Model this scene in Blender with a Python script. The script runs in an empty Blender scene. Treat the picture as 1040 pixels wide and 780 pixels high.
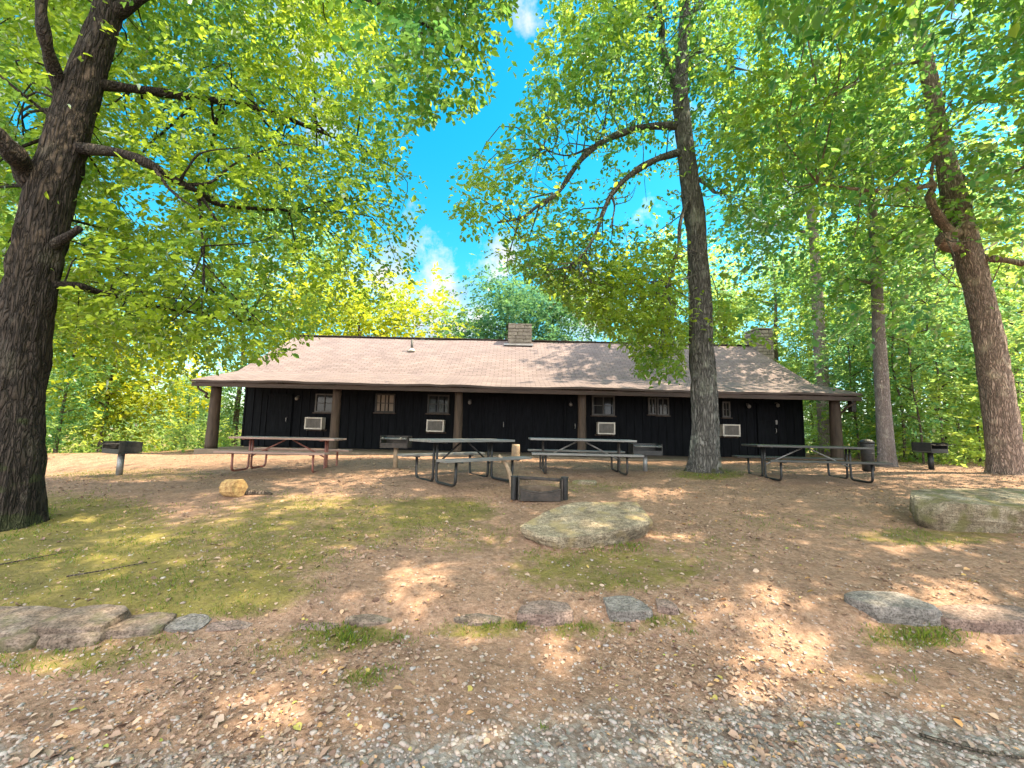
import bpy, bmesh, math, random
import numpy as np
from mathutils import Vector, Matrix

rng = np.random.default_rng(7)
random.seed(7)
scene = bpy.context.scene
COL = scene.collection
R = math.radians

# ------------------------------------------------------------------ camera
CAM_Z = 1.55
F = 420.0                                   # focal length in pixels of a 1040-wide frame
PITCH, ROLL = 6.1, 1.3
cam_data = bpy.data.cameras.new("camera")
cam = bpy.data.objects.new("camera", cam_data)
COL.objects.link(cam)
cam_data.sensor_width = 36.0
cam_data.lens = F / 1040.0 * 36.0
cam_data.clip_start = 0.05
cam_data.clip_end = 30000.0
CM = Matrix.Rotation(R(90 + PITCH), 3, 'X') @ Matrix.Rotation(R(ROLL), 3, 'Z')
cam.matrix_world = Matrix.Translation((0, 0, CAM_Z)) @ CM.to_4x4()
scene.camera = cam
CMN = np.array(CM)
C0 = np.array([0, 0, CAM_Z])


def at(px, py, d):
    """world point seen at photo pixel (px, py) at forward distance d"""
    v = CMN @ np.array([(px - 520.0) / F, -(py - 390.0) / F, -1.0])
    return C0 + v * (d / v[1])


def pix(P):
    """photo pixels of world points P (n,3)"""
    q = (np.asarray(P, float) - C0) @ CMN
    z = np.where(-q[:, 2] > 1e-3, -q[:, 2], 1e-3)
    return 520.0 + F * q[:, 0] / z, 390.0 - F * q[:, 1] / z, -q[:, 2]


# ------------------------------------------------------------------ noise
def _hash(ix, iy, iz):
    h = (ix.astype(np.int64) * 374761393 + iy.astype(np.int64) * 668265263 + iz.astype(np.int64) * 2147483647) & 0xffffffff
    h = ((h ^ (h >> 13)) * 1274126177) & 0xffffffff
    return ((h ^ (h >> 16)) & 0xffff) / 65535.0


def vnoise(p):
    p = np.asarray(p, float)
    i = np.floor(p).astype(np.int64)
    f = p - i
    f = f * f * (3 - 2 * f)
    r = 0
    for dx in (0, 1):
        for dy in (0, 1):
            for dz in (0, 1):
                w = (f[..., 0] if dx else 1 - f[..., 0]) * (f[..., 1] if dy else 1 - f[..., 1]) * (f[..., 2] if dz else 1 - f[..., 2])
                r = r + w * _hash(i[..., 0] + dx, i[..., 1] + dy, i[..., 2] + dz)
    return r


def fbm(p, o=4):
    p = np.asarray(p, float)
    a, s, r = 0.5, 1.0, 0
    for k in range(o):
        r = r + a * vnoise(p * s + 17.3 * k)
        a *= 0.5
        s *= 2.0
    return r / (1 - 0.5 ** o)


# ------------------------------------------------------------------ ground height
_gy = [-400, -30, -6, 0, 2.4, 3.05, 3.35, 5, 7, 9, 13, 20, 27, 45, 90, 200, 500]
_gz = [-8, -0.4, -0.05, 0, 0.07, 0.12, 0.24, 0.37, 0.53, 0.645, 0.62, 0.55, 0.25, -2.5, -11, -28, -55]


def gh(x, y):
    x = np.asarray(x, float)
    y = np.asarray(y, float)
    z = np.interp(y, _gy, _gz)
    k = np.clip((y - 1) / 5, 0, 1)
    left = np.clip((-x - 2.2) / 13.0, 0, None)
    z = z - k * np.where(left < 1, left ** 1.5 * 0.9, 0.9 + (left - 1) * 2.6) * np.interp(y, [11, 13.2, 20, 26], [1, .25, .4, 1])
    z = z + k * 0.13 * np.clip((x - 6) / 4, 0, 1)
    z = z - np.clip((x - 19) / 12.0, 0, None) ** 1.3 * 1.3
    z = np.maximum(z, -70)
    near = np.clip(1 - (np.abs(y - 5) - 12) / 10, 0, 1)
    q = np.stack([x * 0.55, y * 0.55, 0 * x], -1)
    z = z + near * (fbm(q, 3) - 0.5) * 0.10
    return z


def gz(x, y):
    return float(gh(np.array([x]), np.array([y]))[0])


def ground_px(px, py):
    """ground point at a photo pixel"""
    v = CMN @ np.array([(px - 520.0) / F, -(py - 390.0) / F, -1.0])
    v = v / v[1]
    ds = np.arange(1.0, 40, 0.01)
    P = C0 + ds[:, None] * v
    below = P[:, 2] <= gh(P[:, 0], P[:, 1])
    i = int(np.argmax(below)) if below.any() else len(ds) - 1
    return P[i]


# ------------------------------------------------------------------ materials
def new_mat(name):
    m = bpy.data.materials.new(name)
    m.use_nodes = True
    nt = m.node_tree
    return m, nt, nt.nodes, nt.links, nt.nodes["Principled BSDF"]


def ramp(nodes, stops):
    n = nodes.new("ShaderNodeValToRGB")
    el = n.color_ramp.elements
    while len(el) > 1:
        el.remove(el[-1])
    el[0].position = stops[0][0]
    el[0].color = (*stops[0][1], 1)
    for p, c in stops[1:]:
        e = el.new(p)
        e.color = (*c, 1)
    return n


def simple_mat(name, c1, c2, scale=6.0, rough=0.7, metal=0.0, bump=0.0, stretch=(1, 1, 1), detail=5.0, bscale=None, spec=None):
    """two-tone noisy material in object space with optional bump"""
    m, nt, N, L, b = new_mat(name)
    tc = N.new("ShaderNodeTexCoord")
    mp = N.new("ShaderNodeMapping")
    mp.inputs["Scale"].default_value = stretch
    L.new(tc.outputs["Object"], mp.inputs["Vector"])
    nz = N.new("ShaderNodeTexNoise")
    nz.inputs["Scale"].default_value = scale
    nz.inputs["Detail"].default_value = detail
    nz.inputs["Roughness"].default_value = 0.65
    L.new(mp.outputs["Vector"], nz.inputs["Vector"])
    r = ramp(N, [(0.32, c1), (0.68, c2)])
    L.new(nz.outputs["Fac"], r.inputs["Fac"])
    L.new(r.outputs["Color"], b.inputs["Base Color"])
    b.inputs["Roughness"].default_value = rough
    b.inputs["Metallic"].default_value = metal
    if spec is not None:
        b.inputs["Specular IOR Level"].default_value = spec
    if bump:
        n2 = N.new("ShaderNodeTexNoise")
        n2.inputs["Scale"].default_value = bscale or scale * 3
        n2.inputs["Detail"].default_value = 6
        L.new(mp.outputs["Vector"], n2.inputs["Vector"])
        bp = N.new("ShaderNodeBump")
        bp.inputs["Strength"].default_value = min(1.0, bump)
        bp.inputs["Distance"].default_value = 0.02
        L.new(n2.outputs["Fac"], bp.inputs["Height"])
        L.new(bp.outputs["Normal"], b.inputs["Normal"])
    return m


def leaf_mat(name, dark, light, trans, tmix=0.5, gloss=0.2):
    m, nt, N, L, b = new_mat(name)
    N.remove(b)
    out = N["Material Output"]
    at_ = N.new("ShaderNodeAttribute")
    at_.attribute_name = "var"
    oi = N.new("ShaderNodeObjectInfo")
    mth = N.new("ShaderNodeMath")
    mth.operation = 'MULTIPLY_ADD'
    mth.inputs[1].default_value = 0.35
    L.new(oi.outputs["Random"], mth.inputs[0])
    L.new(at_.outputs["Fac"], mth.inputs[2])
    m2 = N.new("ShaderNodeMath")
    m2.operation = 'SUBTRACT'
    m2.inputs[1].default_value = 0.175
    L.new(mth.outputs[0], m2.inputs[0])
    r1 = ramp(N, [(0.0, dark), (1.0, light)])
    L.new(m2.outputs[0], r1.inputs["Fac"])
    t0 = tuple(c * 0.62 for c in trans)
    r2 = ramp(N, [(0.0, (t0[0] * 0.45, t0[1] * 0.9, t0[2] * 3.0)), (1.0, trans)])
    L.new(m2.outputs[0], r2.inputs["Fac"])
    d = N.new("ShaderNodeBsdfDiffuse")
    t = N.new("ShaderNodeBsdfTranslucent")
    g = N.new("ShaderNodeBsdfGlossy")
    g.inputs["Roughness"].default_value = 0.45
    L.new(r1.outputs["Color"], d.inputs["Color"])
    L.new(r2.outputs["Color"], t.inputs["Color"])
    mx = N.new("ShaderNodeMixShader")
    mx.inputs[0].default_value = tmix
    L.new(d.outputs[0], mx.inputs[1])
    L.new(t.outputs[0], mx.inputs[2])
    fr = N.new("ShaderNodeFresnel")
    fr.inputs["IOR"].default_value = 1.35
    fm = N.new("ShaderNodeMath")
    fm.operation = 'MULTIPLY'
    fm.inputs[1].default_value = gloss
    L.new(fr.outputs[0], fm.inputs[0])
    mx2 = N.new("ShaderNodeMixShader")
    L.new(fm.outputs[0], mx2.inputs[0])
    L.new(mx.outputs[0], mx2.inputs[1])
    L.new(g.outputs[0], mx2.inputs[2])
    L.new(mx2.outputs[0], out.inputs["Surface"])
    return m


def bark_mat(name, c1, c2, moss=None, moss_h=1.6, vert=7.0):
    m, nt, N, L, b = new_mat(name)
    tc = N.new("ShaderNodeTexCoord")
    mp = N.new("ShaderNodeMapping")
    mp.inputs["Scale"].default_value = (1, 1, 0.16)
    L.new(tc.outputs["Object"], mp.inputs["Vector"])
    nz = N.new("ShaderNodeTexNoise")
    nz.inputs["Scale"].default_value = vert * 3.2
    nz.inputs["Detail"].default_value = 7
    nz.inputs["Roughness"].default_value = 0.7
    L.new(mp.outputs["Vector"], nz.inputs["Vector"])
    r0_ = ramp(N, [(0.30, tuple(c * .55 + d_ * .45 for c, d_ in zip(c1, c2))), (0.70, tuple(min(1, c * 1.25) for c in c2))])
    L.new(nz.outputs["Fac"], r0_.inputs["Fac"])
    wob = N.new("ShaderNodeMixRGB")
    wob.blend_type = 'ADD'
    wob.inputs[0].default_value = .22
    nw = N.new("ShaderNodeTexNoise")
    nw.inputs["Scale"].default_value = 7
    nw.inputs["Detail"].default_value = 4
    L.new(mp.outputs["Vector"], nw.inputs["Vector"])
    L.new(mp.outputs["Vector"], wob.inputs[1])
    L.new(nw.outputs["Color"], wob.inputs[2])
    vo = N.new("ShaderNodeTexVoronoi")
    vo.feature = 'DISTANCE_TO_EDGE'
    vo.inputs["Scale"].default_value = vert * 3.6
    L.new(wob.outputs[0], vo.inputs["Vector"])
    crk = ramp(N, [(0.0, (.12, .12, .12)), (0.10, (.62, .62, .62)), (0.30, (1, 1, 1))])
    L.new(vo.outputs["Distance"], crk.inputs["Fac"])
    r = N.new("ShaderNodeMixRGB")
    r.inputs[1].default_value = (*c1, 1)
    L.new(crk.outputs["Color"], r.inputs[0])
    L.new(r0_.outputs[0], r.inputs[2])
    n3 = N.new("ShaderNodeTexNoise")
    n3.inputs["Scale"].default_value = 2.6
    n3.inputs["Detail"].default_value = 6
    L.new(tc.outputs["Object"], n3.inputs["Vector"])
    lich = ramp(N, [(0.56, (0, 0, 0)), (0.68, (1, 1, 1))])
    L.new(n3.outputs["Fac"], lich.inputs["Fac"])
    mix = N.new("ShaderNodeMixRGB")
    lc = tuple(min(1, c * 1.7 + 0.015) for c in c2)
    mix.inputs[2].default_value = (lc[0] * .95, lc[1] * 1.05, lc[2] * .95, 1)
    sc = N.new("ShaderNodeMath")
    sc.operation = 'MULTIPLY'
    sc.inputs[1].default_value = 0.55
    L.new(lich.outputs["Color"], sc.inputs[0])
    L.new(sc.outputs[0], mix.inputs[0])
    L.new(r.outputs["Color"], mix.inputs[1])
    col = mix.outputs[0]
    if moss:
        sp = N.new("ShaderNodeSeparateXYZ")
        L.new(tc.outputs["Object"], sp.inputs[0])
        n4 = N.new("ShaderNodeTexNoise")
        n4.inputs["Scale"].default_value = 4.5
        n4.inputs["Detail"].default_value = 5
        L.new(tc.outputs["Object"], n4.inputs["Vector"])
        mr = N.new("ShaderNodeMapRange")
        mr.inputs["From Min"].default_value = 0.0
        mr.inputs["From Max"].default_value = moss_h
        mr.inputs["To Min"].default_value = 0.50
        mr.inputs["To Max"].default_value = 0.22
        L.new(sp.outputs["Z"], mr.inputs["Value"])
        ad = N.new("ShaderNodeMath")
        ad.operation = 'ADD'
        L.new(mr.outputs[0], ad.inputs[0])
        L.new(n4.outputs["Fac"], ad.inputs[1])
        r4 = ramp(N, [(0.94, (0, 0, 0)), (1.10, (.85, .85, .85))])
        s4 = N.new("ShaderNodeMath")
        s4.operation = 'MULTIPLY'
        s4.inputs[1].default_value = 1.0
        L.new(ad.outputs[0], s4.inputs[0])
        L.new(s4.outputs[0], r4.inputs["Fac"])
        mx = N.new("ShaderNodeMixRGB")
        mx.inputs[2].default_value = (*moss, 1)
        L.new(r4.outputs["Color"], mx.inputs[0])
        L.new(col, mx.inputs[1])
        col = mx.outputs[0]
    L.new(col, b.inputs["Base Color"])
    b.inputs["Roughness"].default_value = 0.9
    b.inputs["Specular IOR Level"].default_value = 0.25
    bp = N.new("ShaderNodeBump")
    bp.inputs["Strength"].default_value = 1.0
    bp.inputs["Distance"].default_value = 0.045
    hs_ = N.new("ShaderNodeMath")
    hs_.operation = 'MULTIPLY_ADD'
    hs_.inputs[1].default_value = 0.5
    L.new(nz.outputs["Fac"], hs_.inputs[0])
    L.new(crk.outputs["Color"], hs_.inputs[2])
    L.new(hs_.outputs[0], bp.inputs["Height"])
    L.new(bp.outputs["Normal"], b.inputs["Normal"])
    return m


M = {}
M['bark_left'] = bark_mat("bark_dark_mossy", (0.011, 0.008, 0.006), (0.052, 0.038, 0.029), moss=(0.040, 0.044, 0.016))
M['bark_mid'] = bark_mat("bark_grey_furrowed", (0.045, 0.041, 0.038), (0.20, 0.185, 0.17), moss=(0.075, 0.075, 0.03), moss_h=0.30)
M['bark_right'] = bark_mat("bark_reddish_tan", (0.15, 0.105, 0.083), (0.40, 0.285, 0.235), vert=9)
M['bark_pale'] = bark_mat("bark_pale_grey", (0.22, 0.175, 0.165), (0.44, 0.355, 0.335), vert=9)
M['bark_far'] = bark_mat("bark_brown", (0.05, 0.038, 0.03), (0.17, 0.13, 0.10))
M['leaf_left'] = leaf_mat("leaves_oak", (0.02, 0.080, 0.022), (0.13, 0.20, 0.018), (0.62, 0.76, 0.05), 0.56)
M['leaf_mid'] = leaf_mat("leaves_hickory", (0.03, 0.095, 0.026), (0.16, 0.21, 0.02), (0.68, 0.80, 0.06), 0.57)
M['leaf_right'] = leaf_mat("leaves_mixed", (0.02, 0.085, 0.032), (0.13, 0.20, 0.022), (0.54, 0.74, 0.08), 0.56)
M['leaf_far'] = leaf_mat("leaves_woodland", (0.05, 0.13, 0.028), (0.17, 0.24, 0.035), (0.70, 0.82, 0.12), 0.57)
M['leaf_teal'] = leaf_mat("leaves_blue_green", (0.03, 0.095, 0.04), (0.08, 0.17, 0.06), (0.28, 0.5, 0.12), 0.45)
M['leaf_yellow'] = leaf_mat("leaves_yellow", (0.22, 0.24, 0.012), (0.50, 0.46, 0.015), (0.85, 0.80, 0.03), 0.5)


# ------------------------------------------------------------------ mesh helpers
def smooth(me, on=True):
    me.polygons.foreach_set("use_smooth", [on] * len(me.polygons))


def link_mesh(name, V, faces, mat, parent=None, sm=False, attr=None):
    me = bpy.data.meshes.new(name)
    me.from_pydata([tuple(v) for v in V], [], faces)
    if sm:
        smooth(me)
    me.materials.append(mat)
    o = bpy.data.objects.new(name, me)
    COL.objects.link(o)
    if parent is not None:
        o.parent = parent
    if attr:
        for k, a in attr.items():
            at_ = me.attributes.new(k, 'FLOAT', 'POINT')
            at_.data.foreach_set("value", np.asarray(a, np.float32))
    return o


class MB:
    """collects primitives that become ONE mesh"""

    def __init__(self):
        self.V, self.Fc = [], []

    def add(self, V, Fc):
        o = len(self.V)
        self.V += [tuple(map(float, v)) for v in V]
        self.Fc += [tuple(i + o for i in f) for f in Fc]
        return self

    def box(self, c, s, rot=None, bev=0.0):
        hx, hy, hz = s[0] / 2, s[1] / 2, s[2] / 2
        b = min(bev, hx * .45, hy * .45, hz * .45)
        if b <= 0:
            P = [(x, y, z) for x in (-hx, hx) for y in (-hy, hy) for z in (-hz, hz)]
            Fc = [(0, 1, 3, 2), (4, 6, 7, 5), (0, 4, 5, 1), (2, 3, 7, 6), (0, 2, 6, 4), (1, 5, 7, 3)]
        else:
            bm = bmesh.new()
            bmesh.ops.create_cube(bm, size=1.0)
            bmesh.ops.scale(bm, vec=s, verts=bm.verts)
            bmesh.ops.bevel(bm, geom=bm.edges[:], offset=b, segments=2, affect='EDGES', profile=0.6)
            bm.verts.index_update()
            P = [tuple(v.co) for v in bm.verts]
            Fc = [tuple(v.index for v in f.verts) for f in bm.faces]
            bm.free()
        Rm = rot if rot is not None else Matrix.Identity(3)
        return self.add([Vector(c) + Rm @ Vector(p) for p in P], Fc)

    def tube(self, pts, rad, n=10, cap=True):
        V, Fc = tube_geo(pts, rad, n, cap)
        return self.add(V, Fc)

    def build(self, name, mat, parent=None, sm=False):
        return link_mesh(name, self.V, self.Fc, mat, parent, sm)


def frames(pts):
    pts = np.asarray(pts, float)
    T = np.gradient(pts, axis=0)
    T /= np.linalg.norm(T, axis=1)[:, None] + 1e-12
    up = np.array([0, 0, 1.0]) if abs(T[0][2]) < 0.9 else np.array([1.0, 0, 0])
    U = np.cross(up, T[0])
    U /= np.linalg.norm(U)
    Us = [U]
    for i in range(1, len(pts)):
        U = Us[-1] - T[i] * np.dot(Us[-1], T[i])
        U /= np.linalg.norm(U) + 1e-12
        Us.append(U)
    Us = np.array(Us)
    return T, Us, np.cross(T, Us)


def tube_geo(pts, rad, n=10, cap=True, rough=0.0, rs=3.0, ang=6.0, seed=0.0, flare=None):
    pts = np.asarray(pts, float)
    m = len(pts)
    rad = np.broadcast_to(np.asarray(rad, float), (m,))
    T, U, W = frames(pts)
    a = np.linspace(0, 2 * np.pi, n, endpoint=False)
    rr = np.repeat(rad[:, None], n, 1)
    ca, sa = np.cos(a), np.sin(a)
    if rough:
        seg = np.r_[0, np.cumsum(np.linalg.norm(np.diff(pts, axis=0), axis=1))]
        q = np.stack([ca[None, :] * ang + 0 * rr, sa[None, :] * ang + 0 * rr, (seg * rs)[:, None] + 0 * rr + seed], -1)
        nz = fbm(q, 3)
        q2 = np.stack([ca[None, :] * 1.2 + 0 * rr, sa[None, :] * 1.2 + 0 * rr, (seg * 0.9)[:, None] + 0 * rr + seed + 40], -1)
        rr = rr * (1 + rough * (np.abs(nz - 0.5) * 4 - 0.6) + rough * 0.9 * (fbm(q2, 2) - 0.5) * 2)
    if flare is not None:
        rr = rr * flare(np.arange(m)[:, None] / (m - 1), a[None, :])
    V = pts[:, None, :] + rr[..., None] * (ca[None, :, None] * U[:, None, :] + sa[None, :, None] * W[:, None, :])
    V = V.reshape(-1, 3)
    Fc = []
    for i in range(m - 1):
        for j in range(n):
            k = (j + 1) % n
            Fc.append((i * n + j, i * n + k, (i + 1) * n + k, (i + 1) * n + j))
    if cap:
        Fc.append(tuple(range(n - 1, -1, -1)))
        Fc.append(tuple((m - 1) * n + j for j in range(n)))
    return V, Fc


def spline(pts, n):
    """Catmull-Rom through pts, n samples"""
    P = np.asarray(pts, float)
    Q = np.vstack([2 * P[0] - P[1], P, 2 * P[-1] - P[-2]])
    t = np.linspace(0, len(P) - 1 - 1e-9, n)
    i = t.astype(int)
    u = (t - i)[:, None]
    p0, p1, p2, p3 = Q[i], Q[i + 1], Q[i + 2], Q[i + 3]
    return 0.5 * (2 * p1 + (p2 - p0) * u + (2 * p0 - 5 * p1 + 4 * p2 - p3) * u ** 2 + (3 * p1 - p0 - 3 * p2 + p3) * u ** 3)


def tag(o, label=None, cat=None, group=None, kind=None):
    if label:
        o['label'] = label
    if cat:
        o['category'] = cat
    if group:
        o['group'] = group
    if kind:
        o['kind'] = kind
    return o


def empty(name, loc, rz=0.0, label=None, cat=None, group=None):
    o = bpy.data.objects.new(name, None)
    COL.objects.link(o)
    o.location = loc
    o.rotation_euler = (0, 0, rz)
    o.empty_display_size = 0.2
    return tag(o, label, cat, group)


def copy_tree(o, parent=None):
    c = o.copy()
    COL.objects.link(c)
    if parent is not None:
        c.parent = parent
    for ch in list(o.children):
        copy_tree(ch, c)
    return c


# ------------------------------------------------------------------ sun
SUN = np.array([0.80, 0.06, 1.15])
SUN = SUN / np.linalg.norm(SUN)
# places on the ground that the sun reaches through gaps in the crowns (photo pixel, half sizes)
PATCH = [(765, 622, 62, 30), (775, 680, 70, 32), (820, 655, 40, 25), (418, 594, 40, 26), (255, 722, 42, 22), (305, 698, 40, 22), (352, 670, 26, 22),
         (565, 652, 40, 22), (625, 664, 30, 14), (955, 606, 85, 22), (1010, 650, 45, 22), (900, 660, 30, 14), (610, 517, 34, 9),
         (665, 501, 40, 7), (690, 545, 30, 5), (320, 508, 45, 11), (330, 489, 70, 9), (130, 483, 110, 9), (85, 527, 26, 6), (140, 550, 30, 7),
         (420, 481, 90, 7), (560, 476, 60, 4), (690, 476, 60, 5), (860, 480, 160, 5), (250, 472, 120, 7), (150, 550, 18, 6), (940, 555, 60, 8), (620, 740, 25, 12), (480, 690, 22, 10)]


def sun_hits(P):
    """True where a leaf at P would shade one of the sunny patches or the sunlit part of the roof"""
    P = np.asarray(P, float)
    z = np.full(len(P), 0.5)
    for _ in range(2):
        s = (P[:, 2] - z) / SUN[2]
        G = P - SUN * s[:, None]
        z = gh(G[:, 0], G[:, 1])
    G[:, 2] = z
    u, v, dep = pix(G)
    hit = np.zeros(len(P), bool)
    for (cx, cy, rx, ry) in PATCH:
        q = ((u - cx) / rx) ** 2 + ((v - cy) / ry) ** 2
        hit |= (rng.random(len(P)) < np.clip(1.5 - q * 1.25, 0, .90)) & (dep > 0.5)
    for zz in (1.9, 2.9, 3.9, 5.2):
        s = (P[:, 2] - zz) / SUN[2]
        Q = P - SUN * s[:, None]
        yy = np.interp(zz, [1.9, 2.9, 3.9, 5.2], [13.5, 15.5, 17.0, 19.0])
        hit |= (s > 0) & (Q[:, 0] > -12) & (Q[:, 0] < 3.8) & (np.abs(Q[:, 1] - yy) < 1.2)
    return hit


# ------------------------------------------------------------------ leaves
def unit(v):
    return v / (np.linalg.norm(v, axis=-1, keepdims=True) + 1e-9)


def leaf_cloud(name, P, D, Nn, Ls, Ws, var, mat, parent=None, fine=True):
    n = len(P)
    S = unit(np.cross(Nn, D))
    Nn = np.cross(D, S)
    Ls = Ls[:, None]
    Ws = Ws[:, None]
    if fine:
        base = P
        l1 = P + D * Ls * 0.30 + S * Ws * 0.42 + Nn * Ws * 0.16
        l2 = P + D * Ls * 0.66 + S * Ws * 0.46 + Nn * Ws * 0.14
        tip = P + D * Ls - Nn * Ls * 0.12
        r2 = P + D * Ls * 0.66 - S * Ws * 0.46 + Nn * Ws * 0.14
        r1 = P + D * Ls * 0.30 - S * Ws * 0.42 + Nn * Ws * 0.16
        V = np.stack([base, l1, l2, tip, r2, r1], 1).reshape(-1, 3)
        k = 6
        loc = np.array([[0, 3, 2, 1], [0, 5, 4, 3]])
    else:
        base = P
        l = P + D * Ls * 0.5 + S * Ws * 0.5 + Nn * Ws * 0.15
        tip = P + D * Ls
        r = P + D * Ls * 0.5 - S * Ws * 0.5 + Nn * Ws * 0.15
        V = np.stack([base, l, tip, r], 1).reshape(-1, 3)
        k = 4
        loc = np.array([[0, 3, 2, 1]])
    fl = (loc[None] + (np.arange(n) * k)[:, None, None]).reshape(-1, 4)
    me = bpy.data.meshes.new(name)
    me.vertices.add(len(V))
    me.vertices.foreach_set("co", V.astype(np.float32).ravel())
    me.loops.add(fl.size)
    me.loops.foreach_set("vertex_index", fl.astype(np.int32).ravel())
    me.polygons.add(len(fl))
    me.polygons.foreach_set("loop_start", np.arange(len(fl), dtype=np.int32) * 4)
    me.polygons.foreach_set("loop_total", np.full(len(fl), 4, np.int32))
    me.update(calc_edges=True)
    a = me.attributes.new("var", 'FLOAT', 'POINT')
    a.data.foreach_set("value", np.repeat(var, k).astype(np.float32))
    me.materials.append(mat)
    o = bpy.data.objects.new(name, me)
    COL.objects.link(o)
    if parent is not None:
        o.parent = parent
    return o


def sprays(C, n_spray, sig, n_leaf, leaf, length=0.38, out=None, droop=0.25, bias=None):
    """C (m,3) clump centres -> leaves P, D, N, var. Each clump is n_spray twigs with leaves along both sides"""
    m = len(C)
    if m == 0:
        return None
    cl = np.repeat(np.arange(m), n_spray)
    g = rng.normal(0, 1, (m * n_spray, 3))
    base = C[cl] + g * sig
    d = unit(g * np.array([1, 1, 0.5]) + rng.normal(0, .35, g.shape) + (0 if out is None else out[cl] * 0.8) + np.array([0, 0, -droop]))
    up = unit(np.array([0, 0, 1.0]) + rng.normal(0, .38, d.shape))
    s = unit(np.cross(up, d))
    ln = length * rng.uniform(.7, 1.3, len(d))
    k = np.arange(n_leaf)
    t = (k + 0.5) / n_leaf
    side = np.where(k % 2 == 0, 1.0, -1.0)
    side[-1] = 0
    P = base[:, None, :] + d[:, None, :] * (ln[:, None] * t)[..., None] + np.array([0, 0, -1.0]) * (ln[:, None] * t ** 2 * 0.25)[..., None]
    D = d[:, None, :] * 0.75 + s[:, None, :] * side[None, :, None] * 0.85 + rng.normal(0, .25, P.shape)
    D[..., 2] -= droop * 0.7
    Nn = up[:, None, :] + rng.normal(0, .35, P.shape)
    tone = np.clip((fbm(C * 0.75 + 9.0, 2) - .5) * 3.2 + .5, 0, 1) * .66 - .08 + rng.uniform(0, .26, m) + (0 if bias is None else bias)
    var = tone[cl][:, None] + rng.uniform(0, .24, P.shape[:2])
    P = P.reshape(-1, 3)
    D = unit(D.reshape(-1, 3))
    Nn = unit(Nn.reshape(-1, 3))
    return P, D, Nn, var.ravel()


def crown(name, parent, C, n_spray, sig, n_leaf, leaf, mat, keep=None, carve=True, length=0.38, fine=True, ratio=0.5, out=None, bias=None):
    """leaves around clump centres C (world); parent sits at world loc"""
    r = sprays(C, n_spray, sig, n_leaf, leaf, length, out, .25, bias)
    P, D, Nn, var = r
    k = np.ones(len(P), bool)
    if carve:
        k &= ~(sun_hits(P) & (rng.random(len(P)) < 0.97))
    if keep is not None:
        k &= keep(P)
    P, D, Nn, var = P[k], D[k], Nn[k], var[k]
    Ls = leaf * rng.uniform(.45, 1.35, len(P))
    P = P - np.array(parent.location)
    return leaf_cloud(name, P, D, Nn, Ls, Ls * ratio, var, mat, parent, fine)


def twigs(name, parent, limb_pts, C, mat, r0=0.012, every=1):
    """thin twigs from the nearest limb point to clump centres, as one part"""
    mb = MB()
    L0 = np.array(parent.location)
    LP = np.asarray(limb_pts)
    for c in C[::every]:
        dd = np.linalg.norm(LP - c, axis=1)
        i = int(np.argmin(dd + rng.random(len(dd)) * 0.6))
        if dd[i] > 4.5:
            continue
        a = LP[i]
        mid = (a + c) / 2 + rng.normal(0, .12 * dd[i] + .02, 3) + np.array([0, 0, .1 * dd[i]])
        q = spline([a, mid, c], 7) - L0
        mb.tube(q, np.linspace(r0 * (0.7 + .35 * dd[i]), 0.004, 7), 5, False)
    return tag(mb.build(name, mat, parent, True), kind='stuff')


def trunk_obj(name, parent, pts, rad, mat, n=40, rings=150, rough=0.06, flare_amt=0.0, lobes=5, seed=0.0, ang=6.0, rs=3.0):
    L0 = np.array(parent.location)
    q = spline(pts, rings)
    tt = np.linspace(0, 1, len(rad))
    r = np.interp(np.linspace(0, 1, rings), tt, rad)
    fl = None
    if flare_amt:
        H = np.linalg.norm(np.diff(q, axis=0), axis=1).sum()

        def fl(t, a):
            h = t * H
            return 1 + flare_amt * np.exp(-h / 0.22) * (1 + 0.55 * np.cos(lobes * a + seed) + .3 * np.cos(3 * a + 2 * seed))
    V, Fc = tube_geo(q - L0, r, n, True, rough, rs, ang, seed, fl)
    return link_mesh(name, V, Fc, mat, parent, True), q


# ------------------------------------------------------------------ ground sheet
def axis(n, lo, hi, c, dense):
    """n coordinates from lo to hi, closest together around c"""
    t = np.linspace(-1, 1, n)
    a = np.arcsinh((c - lo) / dense)
    b = np.arcsinh((hi - c) / dense)
    return c + dense * np.sinh(np.where(t < 0, t * a, t * b))


GX = axis(420, -3000, 3000, 0.0, 4.0)
GY = axis(420, -300, 4000, 4.0, 3.2)


# moss / grass cover and gravel cover as maps over the ground (photo pixel, half sizes, strength)
GREEN = [(60, 570, 150, 60, 1.0), (190, 600, 130, 30, 1.0), (60, 530, 120, 30, .8), (240, 560, 110, 40, .75), (330, 530, 120, 30, .7), (440, 520, 70, 16, .8),
         (470, 545, 60, 20, .5), (620, 580, 110, 22, .75), (570, 575, 60, 20, .6), (355, 645, 50, 14, .9), (370, 690, 25, 14, .6), (300, 660, 60, 20, .5),
         (490, 640, 60, 10, .75), (600, 640, 60, 10, .6), (930, 645, 60, 16, .75), (680, 632, 30, 12, .7), (720, 482, 40, 6, .8), (60, 672, 90, 16, .7), (150, 655, 60, 14, .6),
         (800, 530, 90, 12, .35), (950, 545, 90, 10, .7), (130, 482, 90, 7, .5), (690, 560, 90, 20, .4), (590, 495, 60, 6, .5), (900, 690, 40, 12, .4), (30, 620, 120, 14, .7)]


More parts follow.
